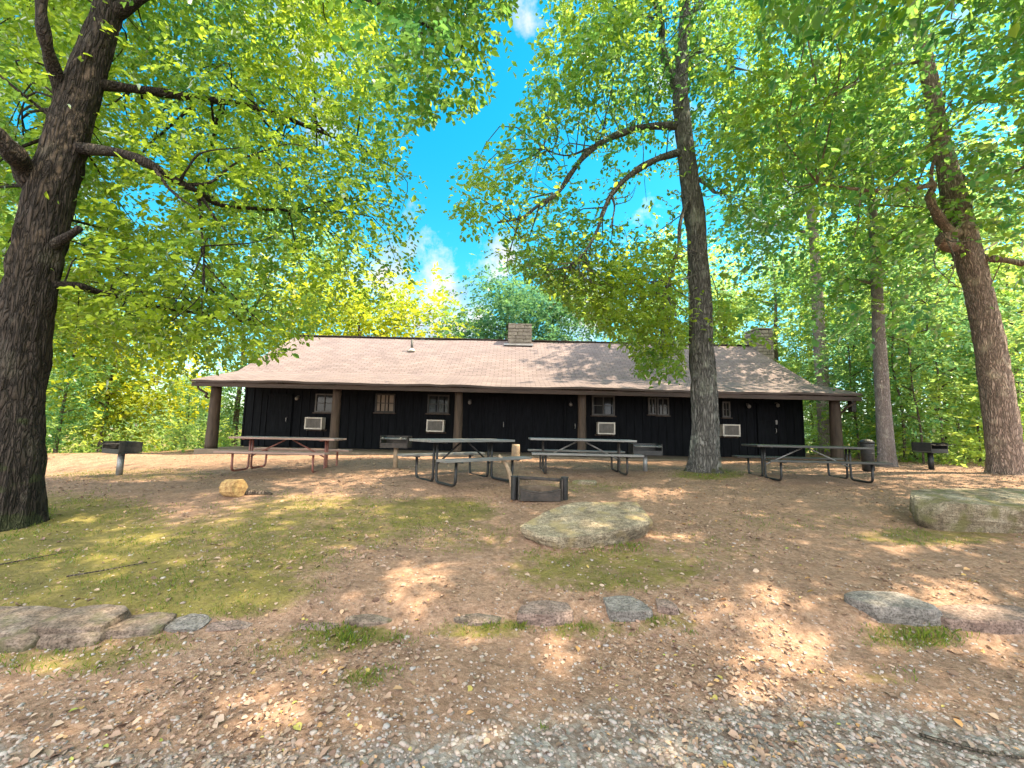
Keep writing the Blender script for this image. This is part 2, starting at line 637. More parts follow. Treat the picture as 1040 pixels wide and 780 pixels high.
def green_at(x, y, z):
    u, v, dep = pix(np.stack([x, y, z], -1))
    g = np.zeros(len(x))
    for (cx, cy, rx, ry, s) in GREEN:
        q = ((u - cx) / rx) ** 2 + ((v - cy) / ry) ** 2
        g = np.maximum(g, s * np.clip(1.5 - q, 0, 1.0) * (dep > .5))
    # beyond the crest everything is grass and undergrowth
    g = np.maximum(g, np.clip((y - 24) / 4, 0, 1))
    g = np.maximum(g, np.clip((np.abs(x - 1.5) - 14.5) / 3, 0, 1) * np.clip((y - 6) / 3, 0, 1))
    return g


def build_ground():
    X, Y = np.meshgrid(GX, GY)
    x, y = X.ravel(), Y.ravel()
    z = gh(x, y)
    near = (np.abs(x) < 14) & (y > -3) & (y < 16)
    q = np.stack([x * 4, y * 4, 0 * x], -1)
    z = np.where(near, z + (fbm(q, 4) - .5) * 0.035, z)
    g = green_at(x, y, z)
    gr = np.clip((2.38 + 0.20 * np.sin(x * 1.1) + .02 * x - y) / 0.5, 0, 1)
    n, m = len(GY), len(GX)
    i = np.arange(n - 1)[:, None] * m + np.arange(m - 1)[None, :]
    F4 = np.stack([i, i + 1, i + m + 1, i + m], -1).reshape(-1, 4)
    me = bpy.data.meshes.new("ground")
    me.vertices.add(n * m)
    me.vertices.foreach_set("co", np.stack([x, y, z], -1).astype(np.float32).ravel())
    me.loops.add(F4.size)
    me.loops.foreach_set("vertex_index", F4.astype(np.int32).ravel())
    me.polygons.add(len(F4))
    me.polygons.foreach_set("loop_start", np.arange(len(F4), dtype=np.int32) * 4)
    me.polygons.foreach_set("loop_total", np.full(len(F4), 4, np.int32))
    me.update(calc_edges=True)
    smooth(me)
    for nm, a in (("green", g), ("gravel", gr)):
        at_ = me.attributes.new(nm, 'FLOAT', 'POINT')
        at_.data.foreach_set("value", a.astype(np.float32))
    o = bpy.data.objects.new("ground", me)
    COL.objects.link(o)
    tag(o, kind='structure', label='bare brown earth with mossy grass patches and gravel in front')
    # material
    mt, nt, N, L, b = new_mat("earth")
    tc = N.new("ShaderNodeTexCoord")

    def noise(scale, detail=6, rough=.65):
        k = N.new("ShaderNodeTexNoise")
        k.inputs["Scale"].default_value = scale
        k.inputs["Detail"].default_value = detail
        k.inputs["Roughness"].default_value = rough
        L.new(tc.outputs["Object"], k.inputs["Vector"])
        return k
    nf, nm_, nl = noise(22, 8, .75), noise(3.2, 6), noise(0.7, 4)
    r1 = ramp(N, [(0.25, (0.125, 0.074, 0.050)), (0.48, (0.275, 0.175, 0.125)), (0.62, (0.37, 0.25, 0.185)), (0.78, (0.48, 0.355, 0.275))])
    L.new(nf.outputs["Fac"], r1.inputs["Fac"])
    r2 = ramp(N, [(0.3, (0.70, 0.68, 0.66)), (0.7, (1.18, 1.12, 1.06))])
    L.new(nm_.outputs["Fac"], r2.inputs["Fac"])
    mu = N.new("ShaderNodeMixRGB")
    mu.blend_type = 'MULTIPLY'
    mu.inputs[0].default_value = 1
    L.new(r1.outputs[0], mu.inputs[1])
    L.new(r2.outputs[0], mu.inputs[2])
    # gravel: voronoi stones, grey to tan
    vo = N.new("ShaderNodeTexVoronoi")
    vo.inputs["Scale"].default_value = 34
    vo.inputs["Randomness"].default_value = 1
    L.new(tc.outputs["Object"], vo.inputs["Vector"])
    sp = N.new("ShaderNodeSeparateColor")
    L.new(vo.outputs["Color"], sp.inputs[0])
    r3 = ramp(N, [(0, (0.20, 0.155, 0.13)), (.35, (0.27, 0.21, 0.175)), (.6, (0.27, 0.26, 0.255)), (.85, (0.36, 0.32, 0.28)), (1, (0.52, 0.48, 0.44))])
    L.new(sp.outputs[0], r3.inputs["Fac"])
    dk = ramp(N, [(0.0, (1, 1, 1)), (0.55, (0.75, 0.72, 0.7)), (.8, (0.62, 0.57, 0.53))])
    L.new(vo.outputs["Distance"], dk.inputs["Fac"])
    mg = N.new("ShaderNodeMixRGB")
    mg.blend_type = 'MULTIPLY'
    mg.inputs[0].default_value = 1
    L.new(r3.outputs[0], mg.inputs[1])
    L.new(dk.outputs[0], mg.inputs[2])
    ag = N.new("ShaderNodeAttribute")
    ag.attribute_name = "gravel"
    n5 = noise(5, 5)
    gm = N.new("ShaderNodeMath")
    gm.operation = 'MULTIPLY_ADD'
    gm.inputs[1].default_value = 1.0
    L.new(ag.outputs["Fac"], gm.inputs[0])
    L.new(n5.outputs["Fac"], gm.inputs[2])
    rg = ramp(N, [(0.62, (0, 0, 0)), (1.05, (1, 1, 1))])
    L.new(gm.outputs[0], rg.inputs["Fac"])
    mx = N.new("ShaderNodeMixRGB")
    L.new(rg.outputs[0], mx.inputs[0])
    L.new(mu.outputs[0], mx.inputs[1])
    L.new(mg.outputs[0], mx.inputs[2])
    # moss
    aa = N.new("ShaderNodeAttribute")
    aa.attribute_name = "green"
    n6, n7 = noise(9, 7, .7), noise(1.6, 4)
    a1 = N.new("ShaderNodeMath")
    a1.operation = 'MULTIPLY_ADD'
    a1.inputs[1].default_value = 0.62
    L.new(aa.outputs["Fac"], a1.inputs[0])
    L.new(n6.outputs["Fac"], a1.inputs[2])
    rm = ramp(N, [(0.72, (0, 0, 0)), (1.02, (1, 1, 1))])
    L.new(a1.outputs[0], rm.inputs["Fac"])
    r7 = ramp(N, [(0.3, (0.080, 0.088, 0.014)), (0.6, (0.165, 0.16, 0.018)), (0.8, (0.21, 0.17, 0.045))])
    L.new(n7.outputs["Fac"], r7.inputs["Fac"])
    m7 = N.new("ShaderNodeMixRGB")
    m7.blend_type = 'MULTIPLY'
    m7.inputs[0].default_value = .8
    n8 = noise(40, 4)
    r8 = ramp(N, [(0.3, (.45, .45, .4)), (.7, (1.3, 1.3, 1.2))])
    L.new(n8.outputs["Fac"], r8.inputs["Fac"])
    L.new(r7.outputs[0], m7.inputs[1])
    L.new(r8.outputs[0], m7.inputs[2])
    my = N.new("ShaderNodeMixRGB")
    sm = N.new("ShaderNodeMath")
    sm.operation = 'MULTIPLY'
    sm.inputs[1].default_value = .72
    L.new(rm.outputs[0], sm.inputs[0])
    L.new(sm.outputs[0], my.inputs[0])
    L.new(mx.outputs[0], my.inputs[1])
    L.new(m7.outputs[0], my.inputs[2])
    L.new(my.outputs[0], b.inputs["Base Color"])
    b.inputs["Roughness"].default_value = .95
    b.inputs["Specular IOR Level"].default_value = .15
    ad = N.new("ShaderNodeMath")
    ad.operation = 'ADD'
    L.new(nf.outputs["Fac"], ad.inputs[0])
    L.new(n8.outputs["Fac"], ad.inputs[1])
    bp = N.new("ShaderNodeBump")
    bp.inputs["Strength"].default_value = .8
    bp.inputs["Distance"].default_value = .025
    L.new(ad.outputs[0], bp.inputs["Height"])
    L.new(bp.outputs["Normal"], b.inputs["Normal"])
    me.materials.append(mt)
    return o


build_ground()

# far hills across the valley
def hills():
    nx, ny = 120, 14
    xs = np.linspace(-9000, 9000, nx)
    ys = np.linspace(4200, 7500, ny)
    X, Y = np.meshgrid(xs, ys)
    t = (Y - 4200) / 3300
    q = np.stack([X * 0.0006, Y * 0.0004, 0 * X], -1)
    Z = -90 + np.sin(np.clip(t, 0, 1) * np.pi) * (190 + 220 * fbm(q, 4))
    V = np.stack([X, Y, Z], -1).reshape(-1, 3)
    Fc = [(i * nx + j, i * nx + j + 1, (i + 1) * nx + j + 1, (i + 1) * nx + j) for i in range(ny - 1) for j in range(nx - 1)]
    o = link_mesh("hills", V, Fc, simple_mat("far_forest", (0.035, 0.075, 0.045), (0.06, 0.11, 0.055), 0.01, 1.0), None, True)
    tag(o, 'wooded hills far away across the valley', kind='structure')


hills()

# ------------------------------------------------------------------ materials for built things
M['wall'] = simple_mat("dark_stained_boards", (0.0020, 0.0027, 0.0040), (0.0085, 0.0095, 0.0125), 5, .8, bump=.4, stretch=(3, 3, .35), spec=.12)
M['wood_dark'] = simple_mat("dark_timber", (0.035, 0.024, 0.018), (0.085, 0.058, 0.043), 6, .8, bump=.5, stretch=(2, 2, .3))
M['post'] = simple_mat("brown_log_post", (0.030, 0.020, 0.015), (0.085, 0.058, 0.042), 6, .8, bump=.6, stretch=(2, 2, .25))
M['fascia'] = simple_mat("red_brown_fascia", (0.026, 0.015, 0.012), (0.065, 0.036, 0.028), 4, .7, stretch=(.3, 2, 2))
M['concrete'] = simple_mat("worn_concrete", (0.13, 0.095, 0.07), (0.24, 0.18, 0.135), 3, .9, bump=.3)
M['stone'] = simple_mat("sandstone_block", (0.15, 0.122, 0.105), (0.31, 0.262, 0.225), 6, .9, bump=.7)
M['metal_dark'] = simple_mat("black_steel", (0.010, 0.010, 0.011), (0.030, 0.027, 0.026), 9, .5, .3, bump=.2)
M['metal_rust'] = simple_mat("fire_blackened_steel", (0.015, 0.013, 0.012), (0.062, 0.047, 0.039), 9, .65, .3, bump=.35)
M['rust_brown'] = simple_mat("rusty_brown_steel", (.09, .063, .047), (.22, .155, .11), 7, .85, bump=.3)
M['metal_grey'] = simple_mat("grey_steel", (0.16, 0.155, 0.15), (0.30, 0.29, 0.28), 9, .5, .5)
M['paint_red'] = simple_mat("red_brown_paint", (0.13, 0.040, 0.028), (0.27, 0.095, 0.066), 5, .5)
M['wood_pale'] = simple_mat("weathered_pale_planks", (0.27, 0.155, 0.12), (0.44, 0.29, 0.245), 5, .65, stretch=(.25, 3, 3), bump=.3)
M['wood_grey'] = simple_mat("weathered_grey_planks", (0.10, 0.092, 0.088), (0.22, 0.205, 0.195), 5, .45, stretch=(.25, 3, 3), bump=.25)
M['wood_black'] = simple_mat("dark_stained_planks", (0.02, 0.018, 0.017), (0.055, 0.048, 0.043), 5, .4, stretch=(.25, 3, 3), bump=.25)
M['wood_tan'] = simple_mat("bare_tan_wood", (0.20, 0.135, 0.085), (0.35, 0.25, 0.165), 6, .7, bump=.3)
M['white'] = simple_mat("off_white_plastic", (0.50, 0.46, 0.40), (0.66, 0.61, 0.54), 3, .5)
M['grey_plastic'] = simple_mat("grey_grille", (0.16, 0.15, 0.14), (0.26, 0.24, 0.22), 6, .6)
M['frame_grey'] = simple_mat("grey_window_frame", (0.05, 0.047, 0.045), (0.09, 0.085, 0.08), 5, .6)
M['frame_dark'] = simple_mat("dark_window_frame", (0.012, 0.011, 0.010), (0.03, 0.027, 0.025), 5, .6)
M['blind'] = simple_mat("closed_tan_blind", (0.17, 0.135, 0.10), (0.24, 0.19, 0.145), 5, .8)
M['roof_metal'] = simple_mat("weathered_flashing", (0.10, 0.10, 0.11), (0.2, 0.2, 0.22), 5, .5, .4)


def glass_mat():
    m, nt, N, L, b = new_mat("dim_window_glass")
    b.inputs["Base Color"].default_value = (0.022, 0.023, 0.024, 1)
    b.inputs["Roughness"].default_value = .08
    b.inputs["Specular IOR Level"].default_value = .22
    tc = N.new("ShaderNodeTexCoord")
    nz = N.new("ShaderNodeTexNoise")
    nz.inputs["Scale"].default_value = 1.5
    L.new(tc.outputs["Object"], nz.inputs["Vector"])
    bp = N.new("ShaderNodeBump")
    bp.inputs["Strength"].default_value = .06
    L.new(nz.outputs["Fac"], bp.inputs["Height"])
    L.new(bp.outputs["Normal"], b.inputs["Normal"])
    return m


M['glass'] = glass_mat()


def shingle_mat():
    m, nt, N, L, b = new_mat("asphalt_shingles")
    tc = N.new("ShaderNodeTexCoord")
    uv = N.new("ShaderNodeAttribute")
    uv.attribute_name = "slope"
    sp = N.new("ShaderNodeSeparateXYZ")
    L.new(tc.outputs["Object"], sp.inputs[0])
    cb = N.new("ShaderNodeCombineXYZ")
    L.new(sp.outputs[0], cb.inputs[0])
    L.new(uv.outputs["Fac"], cb.inputs[1])
    br = N.new("ShaderNodeTexBrick")
    br.inputs["Color1"].default_value = (0.215, 0.168, 0.168, 1)
    br.inputs["Color2"].default_value = (0.160, 0.124, 0.125, 1)
    br.inputs["Mortar"].default_value = (0.085, 0.065, 0.062, 1)
    br.inputs["Scale"].default_value = 1
    br.inputs["Mortar Size"].default_value = .014
    br.inputs["Mortar Smooth"].default_value = .6
    br.inputs["Bias"].default_value = -.1
    br.inputs["Brick Width"].default_value = .33
    br.inputs["Row Height"].default_value = .15
    L.new(cb.outputs[0], br.inputs["Vector"])
    nz = N.new("ShaderNodeTexNoise")
    nz.inputs["Scale"].default_value = 1.1
    nz.inputs["Detail"].default_value = 6
    L.new(tc.outputs["Object"], nz.inputs["Vector"])
    rr = ramp(N, [(.3, (.90, .90, .92)), (.7, (1.08, 1.07, 1.05))])
    L.new(nz.outputs["Fac"], rr.inputs["Fac"])
    mu = N.new("ShaderNodeMixRGB")
    mu.blend_type = 'MULTIPLY'
    mu.inputs[0].default_value = 1
    L.new(br.outputs["Color"], mu.inputs[1])
    L.new(rr.outputs[0], mu.inputs[2])
    L.new(mu.outputs[0], b.inputs["Base Color"])
    b.inputs["Roughness"].default_value = .9
    b.inputs["Specular IOR Level"].default_value = .2
    bp = N.new("ShaderNodeBump")
    bp.inputs["Strength"].default_value = .5
    bp.inputs["Distance"].default_value = .015
    L.new(br.outputs["Fac"], bp.inputs["Height"])
    bp.invert = True
    L.new(bp.outputs["Normal"], b.inputs["Normal"])
    return m


M['shingle'] = shingle_mat()

# ------------------------------------------------------------------ the cabin
DP, DW, DE = 14.0, 15.6, 13.35              # distance of porch posts, front wall, eave
FLOOR = 0.66
XL, XR = at(216, 430, DP)[0], at(849, 440, DP)[0]
WXL, WXR = at(246, 430, DW)[0], at(816, 440, DW)[0]
RXL, RXR = at(193, 388, DE)[0], at(877, 404, DE)[0]
Z_E = at(530, 392.5, DE)[2]                 # upper edge of the eave
Z_B = at(530, 383, DW)[2]                   # change of pitch
DR = 19.6
Z_R = at(530, 346.5, DR)[2]
cabin = empty("cabin", ((XL + XR) / 2, DW, FLOOR), 0, 'long low dark wooden cabin with a brown shingle roof and a deep front porch', 'cabin')
CO = np.array(cabin.location)


def cab(mb, name, mat, parent=None, sm=False):
    """build with world coordinates under the cabin"""
    mb.V = [tuple(np.array(v) - CO) for v in mb.V]
    return mb.build(name, mat, cabin if parent is None else parent, sm)


REAR = DR + (DR - DW) + 0.3
# roof: two slabs each side, rows of slight sag
def roof():
    prof = [(DE, Z_E), ((DE + DW) / 2, (Z_E + Z_B) / 2 + .01), (DW, Z_B), (DW + 1.3, Z_B + (Z_R - Z_B) * 1.3 / (DR - DW)), (DR - 1.2, Z_R - (Z_R - Z_B) * 1.2 / (DR - DW)), (DR, Z_R)]
    yb, zb = REAR, Z_B
    prof += [(DR + 1.2, Z_R - (Z_R - Z_B) * 1.2 / (DR - DW)), (yb, zb), (yb + .5, zb - .25)]
    prof = np.array(prof)
    s = np.r_[0, np.cumsum(np.linalg.norm(np.diff(prof, axis=0), axis=1))]
    nx = 60
    xs = np.linspace(RXL, RXR, nx)
    V, S = [], []
    for k, (y, z) in enumerate(prof):
        for x in xs:
            sag = (float(vnoise(np.array([[x * .5, y * .4, 3.0]]))[0]) - .5) * .05
            if k == 0:
                sag += (float(vnoise(np.array([[x * 2.2, 9.0, 3.0]]))[0]) - .5) * .035
            V.append((x - CO[0], y - CO[1], z + sag - CO[2]))
            S.append(s[k])
    nt_ = len(V)
    th = .07
    V += [(x, y, z - th) for x, y, z in V]
    S += S
    Fc = []
    m = len(prof)
    for k in range(m - 1):
        for j in range(nx - 1):
            a = k * nx + j
            Fc.append((a, a + 1, a + nx + 1, a + nx))
            Fc.append((nt_ + a, nt_ + a + nx, nt_ + a + nx + 1, nt_ + a + 1))
    for j in range(nx - 1):
        Fc.append((j, nt_ + j, nt_ + j + 1, j + 1))
        a = (m - 1) * nx + j
        Fc.append((a, a + 1, nt_ + a + 1, nt_ + a))
    for k in range(m - 1):
        a = k * nx
        Fc.append((a, a + nx, nt_ + a + nx, nt_ + a))
        a = k * nx + nx - 1
        Fc.append((a, nt_ + a, nt_ + a + nx, a + nx))
    o = link_mesh("roof", V, Fc, M['shingle'], cabin, False, {"slope": S})
    # ridge cap and soffit boards
    mb = MB()
    for i in range(70):
        x0 = RXL + (RXR - RXL) * i / 70
        w = (RXR - RXL) / 70 * 1.1
        mb.box((x0 + w / 2, DR, Z_R + .028 + .004 * (i % 2)), (w, .26, .03), Matrix.Rotation(.04, 3, 'Y'))
    cab(mb, "ridge_cap", M['shingle'], o)
    return o


roof_o = roof()
# fascia behind the eave, beam over the posts, rafters
mb = MB()
mb.box(((RXL + RXR) / 2, DE + .06, Z_E - .155), (RXR - RXL - .04, .04, .13))
cab(mb, "fascia", M['fascia'])
mb = MB()
ZBEAM = Z_E - .16
mb.box(((XL + XR) / 2, DP, ZBEAM + .09), (XR - XL + .5, .2, .2), None, .02)
cab(mb, "porch_beam", M['wood_dark'])
mb = MB()
n = 26
for i in range(n):
    x = RXL + .12 + (RXR - RXL - .24) * i / (n - 1)
    sl = math.atan2(Z_B - Z_E, DW - DE)
    ln = math.hypot(Z_B - Z_E, DW - DE) - .15
    mb.box((x, (DE + DW) / 2 + .06, (Z_E + Z_B) / 2 - .14), (.09, ln, .13), Matrix.Rotation(sl, 3, 'X'))
cab(mb, "rafters", M['wood_dark'])

# front wall with board and batten, other walls
mb = MB()
top = Z_B - .09
mb.box(((WXL + WXR) / 2, DW + .1, (FLOOR + top) / 2), (WXR - WXL, .2, top - FLOOR))
x = WXL + .05
while x < WXR:
    mb.box((x, DW - .012, (FLOOR + top) / 2), (.05, .024, top - FLOOR - .01))
    x += .30
mb.box((WXL + .1, (DW + .2 + REAR) / 2, (FLOOR - .6 + top) / 2), (.2, REAR - DW - .2, top - FLOOR + .6))
mb.box((WXR - .1, (DW + .2 + REAR) / 2, (FLOOR - .6 + top) / 2), (.2, REAR - DW - .2, top - FLOOR + .6))
mb.box(((WXL + WXR) / 2, REAR - .1, (FLOOR - .6 + top) / 2), (WXR - WXL - .42, .2, top - FLOOR + .6))
for xx in (WXL + .1, WXR - .1):     # gable triangles
    o = len(mb.V)
    t0 = top + .003
    tri = [(DW + .02, t0), (REAR - .02, t0), (DR, Z_R - .12)]
    mb.add([(xx - .09, y, z) for y, z in tri] + [(xx + .09, y, z) for y, z in tri], [(0, 1, 2), (3, 5, 4), (0, 3, 4, 1), (1, 4, 5, 2), (2, 5, 3, 0)])
cab(mb, "wall", M['wall'])

# porch floor
mb = MB()
mb.box(((XL + XR) / 2, (DP - .45 + DW) / 2, FLOOR - .2), (XR - XL + .42, DW - DP + .45 - .006, .39), None, .02)
cab(mb, "porch_floor", M['concrete'])

# posts
for i, u in enumerate((216, 340, 465, 591, 718, 849)):
    x = at(u, 435, DP)[0]
    corner = i in (0, 5)
    w0, w1 = (.19, .155) if corner else (.15, .135)
    mb = MB()
    zt = ZBEAM - .012
    pts = np.array([(x, DP, FLOOR - .003 + (zt - FLOOR) * t) for t in np.linspace(0, 1, 14)])
    V, Fc = tube_geo(pts, np.linspace(w0, w1, 14), 20, True, .06, 2.0, 2.0, i * 7.0)
    mb.add(V, Fc)
    cab(mb, "post", M['post'], sm=True)

# gutter downspouts at the two corners (curved elbows below the eave)
for sx, xe, xp in ((-1, RXL + .12, XL), (1, RXR - .12, XR)):
    mb = MB()
    mb.tube(spline([(xe, DE + .18, Z_E - .14), (xe - sx * .03, DE + .22, Z_E - .30), (xe - sx * .22, DE + .34, Z_E - .44), (xp + sx * .26, DP - .12, Z_E - .50), (xp + sx * .20, DP - .02, Z_E - .58)], 16), .035, 10)
    cab(mb, "downspout", M['wood_dark'], sm=True)
mb = MB()
mb.box((RXR - .02, DE + .45, Z_E - .36), (.16, .18, .40), None, .02)
mb.box((RXR - .02, DE + .45, Z_E - .13), (.03, .03, .12))
cab(mb, "hanging_box", M['frame_dark'])


# windows, doors, lamps on the front wall
def wall_x(u):
    return at(u, 420, DW)[0]


def wall_z(u, v):
    return at(u, v, DW)[2]


def window(u0, u1, v0, v1, kind='grey'):
    x0, x1 = wall_x(u0), wall_x(u1)
    uc = (u0 + u1) / 2
    z0, z1 = wall_z(uc, v1), min(wall_z(uc, v0), Z_B - .15)
    y = DW - .035
    pane_m = {'grey': M['glass'], 'tan': M['blind'], 'dark': M['glass']}[kind]
    fm = {'grey': M['frame_grey'], 'tan': M['frame_dark'], 'dark': M['frame_dark']}[kind]
    mb = MB()
    t = .055
    mb.box(((x0 + x1) / 2, y, z1 - t / 2), (x1 - x0, .07, t))
    mb.box(((x0 + x1) / 2, y, z0 + t / 2), (x1 - x0, .07, t))
    for xx in (x0 + t / 2, x1 - t / 2):
        mb.box((xx, y, (z0 + z1) / 2), (t, .07, z1 - z0 - 2 * t))
    mb.box(((x0 + x1) / 2, y + .004, (z0 + z1) / 2), (.03, .05, z1 - z0 - 2 * t))
    mb.box(((x0 + x1) / 2 - (x1 - x0) / 4, y + .006, (z0 + z1) / 2), ((x1 - x0) / 2 - t - .016, .05, .03))
    mb.box(((x0 + x1) / 2 + (x1 - x0) / 4, y + .006, (z0 + z1) / 2), ((x1 - x0) / 2 - t - .016, .05, .03))
    w = cab(mb, "window", fm)
    mb = MB()
    mb.box(((x0 + x1) / 2, y + .018, (z0 + z1) / 2), (x1 - x0 - 2 * t, .012, z1 - z0 - 2 * t))
    cab(mb, "pane", pane_m, w)
    mb = MB()
    mb.box(((x0 + x1) / 2, y - .02, z0 - .022), (x1 - x0 + .1, .1, .04))
    cab(mb, "sill", M['wood_dark'], w)
    return w


window(320, 339, 400, 419)
tag(window(381, 401, 400, 419, 'tan'), 'window with a closed tan blind')
window(434, 456, 401, 420, 'dark')
window(601, 624, 402, 422)
window(658, 666, 404, 421)
window(667, 679, 404, 422)
window(733, 741, 408, 424)


def door(u0, u1, v0):
    x0, x1 = wall_x(u0), wall_x(u1)
    z1 = min(wall_z((u0 + u1) / 2, v0), Z_B - .13)
    y = DW - .03
    mb = MB()
    mb.box(((x0 + x1) / 2, y, (FLOOR + z1) / 2), (x1 - x0 - .16, .06, z1 - FLOOR - .09))
    for k in (.28, .72):
        mb.box(((x0 + x1) / 2, y - .035, FLOOR + (z1 - FLOOR) * k), (x1 - x0 - .3, .02, .12))
    d = cab(mb, "door", M['wall'])
    mb = MB()
    for xx in (x0 + .035, x1 - .035):
        mb.box((xx, y - .008, (FLOOR + z1) / 2), (.07, .08, z1 - FLOOR - .08))
    mb.box(((x0 + x1) / 2, y - .008, z1 - .035), (x1 - x0, .08, .07))
    cab(mb, "door_frame", M['wall'], d)
    mb = MB()
    mb.tube([(x1 - .16, y - .05, FLOOR + .93), (x1 - .16, y - .09, FLOOR + .96), (x1 - .16, y - .09, FLOOR + 1.08), (x1 - .16, y - .05, FLOOR + 1.11)], .014, 8)
    cab(mb, "handle", M['metal_grey'], d)


door(490, 516, 402)
door(270, 297, 400)
door(573, 588, 403)
door(768, 790, 410)


def wall_lamp(u, v):
    x, z = wall_x(u), wall_z(u, v)
    mb = MB()
    mb.box((x, DW - .03, z + .03), (.09, .05, .11), None, .012)
    mb.tube([(x, DW - .05, z + .05), (x, DW - .12, z + .07), (x, DW - .14, z + .03)], .014, 8)
    l = cab(mb, "wall_lamp", M['frame_grey'])
    mb = MB()
    prof = [(.02, .03), (.05, .01), (.062, -.03), (.055, -.08), (.02, -.105)]
    V, Fc = tube_geo([(x, DW - .14, z + b) for a, b in prof], [a for a, b in prof], 14)
    mb.add(V, Fc)
    cab(mb, "lamp_globe", M['grey_plastic'], l, True)


for u, v in ((302, 404), (477, 408), (579, 410), (759, 412), (788, 411)):
    wall_lamp(u, v)

# a box on the wall near the right end, light switch plate
mb = MB()
mb.box((wall_x(788), DW - .045, wall_z(788, 429)), (.12, .05, .16), None, .01)
cab(mb, "junction_box", M['metal_grey'])

# chimneys: sandstone block courses with mortar gaps
def chimney(x0, x1, y0, y1, zb, zt):
    mb = MB()
    z = zb
    k = 0
    rr = random.Random(int(x0 * 10) + 3)
    mb.box(((x0 + x1) / 2, (y0 + y1) / 2, (zb + zt) / 2 - .02), (x1 - x0 - .05, y1 - y0 - .05, zt - zb - .04))
    while z < zt - .08:
        h = rr.uniform(.12, .19)
        h = min(h, zt - z)
        for side in range(4):
            L_ = (x1 - x0) if side % 2 == 0 else (y1 - y0)
            s = 0
            while s < L_ - 1e-3:
                w = min(rr.uniform(.22, .5), L_ - s)
                if L_ - s - w < .12:
                    w = L_ - s
                pr = rr.uniform(.0, .02)
                c = s + w / 2
                if side == 0:
                    p, sz = (x0 + c, y0 + .03 - pr, z + h / 2), (w - .02, .1, h - .018)
                elif side == 2:
                    p, sz = (x0 + c, y1 - .03 + pr, z + h / 2), (w - .02, .1, h - .018)
                elif side == 1:
                    p, sz = (x1 - .03 + pr, y0 + c, z + h / 2), (.1, w - .024, h - .018)
                else:
                    p, sz = (x0 + .03 - pr, y0 + c, z + h / 2), (.1, w - .024, h - .018)
                mb.box(p, sz, None, .012)
                s += w
        z += h
        k += 1
    c = cab(mb, "chimney", M['stone'], roof_o)
    mb = MB()
    mb.box(((x0 + x1) / 2, (y0 + y1) / 2, zt + .04), (x1 - x0 + .04, y1 - y0 + .04, .07), None, .015)
    cab(mb, "chimney_cap", M['stone'], roof_o)
    return c


ccx0, ccx1 = at(516.5, 345, DR - .6)[0], at(539.5, 345, DR - .6)[0]
zc = at(528, 330, DR - .6)[2]
chimney(ccx0, ccx1, DR - .55, DR + .45, Z_R - .6, zc)
mb = MB()
zf = Z_R - (Z_R - Z_B) * .62 / (DR - DW)
mb.box(((ccx0 + ccx1) / 2 - .06, DR - .68, zf + .045), (ccx1 - ccx0 + .3, .3, .02), Matrix.Rotation(math.atan2(Z_R - Z_B, DR - DW), 3, 'X'))
cab(mb, "flashing", M['roof_metal'], roof_o)
rx0, rx1 = at(769, 345, 18.9)[0], at(785, 345, 18.9)[0]
chimney(rx0, rx1, 18.9, 19.9, FLOOR - .5, at(777, 334.5, 18.9)[2])

# plumbing vents on the roof
for u, v0, v1 in ((418, 354, 367), (641, 357, 371)):
    d = DW + 2.4
    zz = Z_B + (Z_R - Z_B) * (d - DW) / (DR - DW)
    x = at(u, 360, d)[0]
    mb = MB()
    mb.tube([(x, d, zz - .05), (x, d, zz + .52)], .055, 12)
    vp = cab(mb, "vent_pipe", M['frame_grey'], roof_o, True)
    mb = MB()
    V, Fc = tube_geo([(x, d, zz - .03), (x, d, zz + .08), (x, d, zz + .12)], [.2, .1, .075], 16)
    mb.add(V, Fc)
    cab(mb, "pipe_collar", M['white'], vp, True)


# window air conditioners
def aircon(u, v, label):
    x, z = wall_x(u), wall_z(u, v)
    e = empty("air_conditioner", (x, DW, z), 0, label, 'air conditioner', 'air conditioners set in the cabin wall')
    w, h, dp = .64, .44, .30
    mb = MB()
    mb.box((0, -dp / 2 - .03, h / 2 - .025), (w, dp, .05), None, .01)
    mb.box((0, -dp / 2 - .03, -h / 2 + .025), (w, dp, .05), None, .01)
    for s in (-1, 1):
        mb.box((s * (w / 2 - .025), -dp / 2 - .03, 0), (.05, dp, h - .1), None, .01)
    mb.box((0, -.05, 0), (w - .1, .03, h - .1))
    mb.build("case", M['white'], e)
    mb = MB()
    for i in range(11):
        mb.box((0, -dp + .0, -h / 2 + .075 + i * (h - .15) / 10), (w - .11, .02, .018), Matrix.Rotation(.5, 3, 'X'))
    for i in range(5):
        mb.box((-w / 2 + .1 + i * (w - .2) / 4, -dp + .02, 0), (.012, .012, h - .11))
    mb.build("grille", M['grey_plastic'], e)
    mb = MB()
    for s in (-1, 1):
        mb.box((s * .25, -.15, -h / 2 - .03), (.04, .26, .04))
    mb.box((0, -.02, -h / 2 - .03), (w + .1, .04, .06))
    mb.build("bracket", M['wood_dark'], e)


aircon(323, 430, 'white air conditioner under the grey window beside the leftmost inner porch post')
aircon(444, 432.5, 'white air conditioner below the dark window between the tan blind and the centre door')
aircon(614, 435, 'white air conditioner under the grey window above the wooden table right of centre')
aircon(738, 437, 'white air conditioner partly hidden by the grey trunk in front of the cabin')


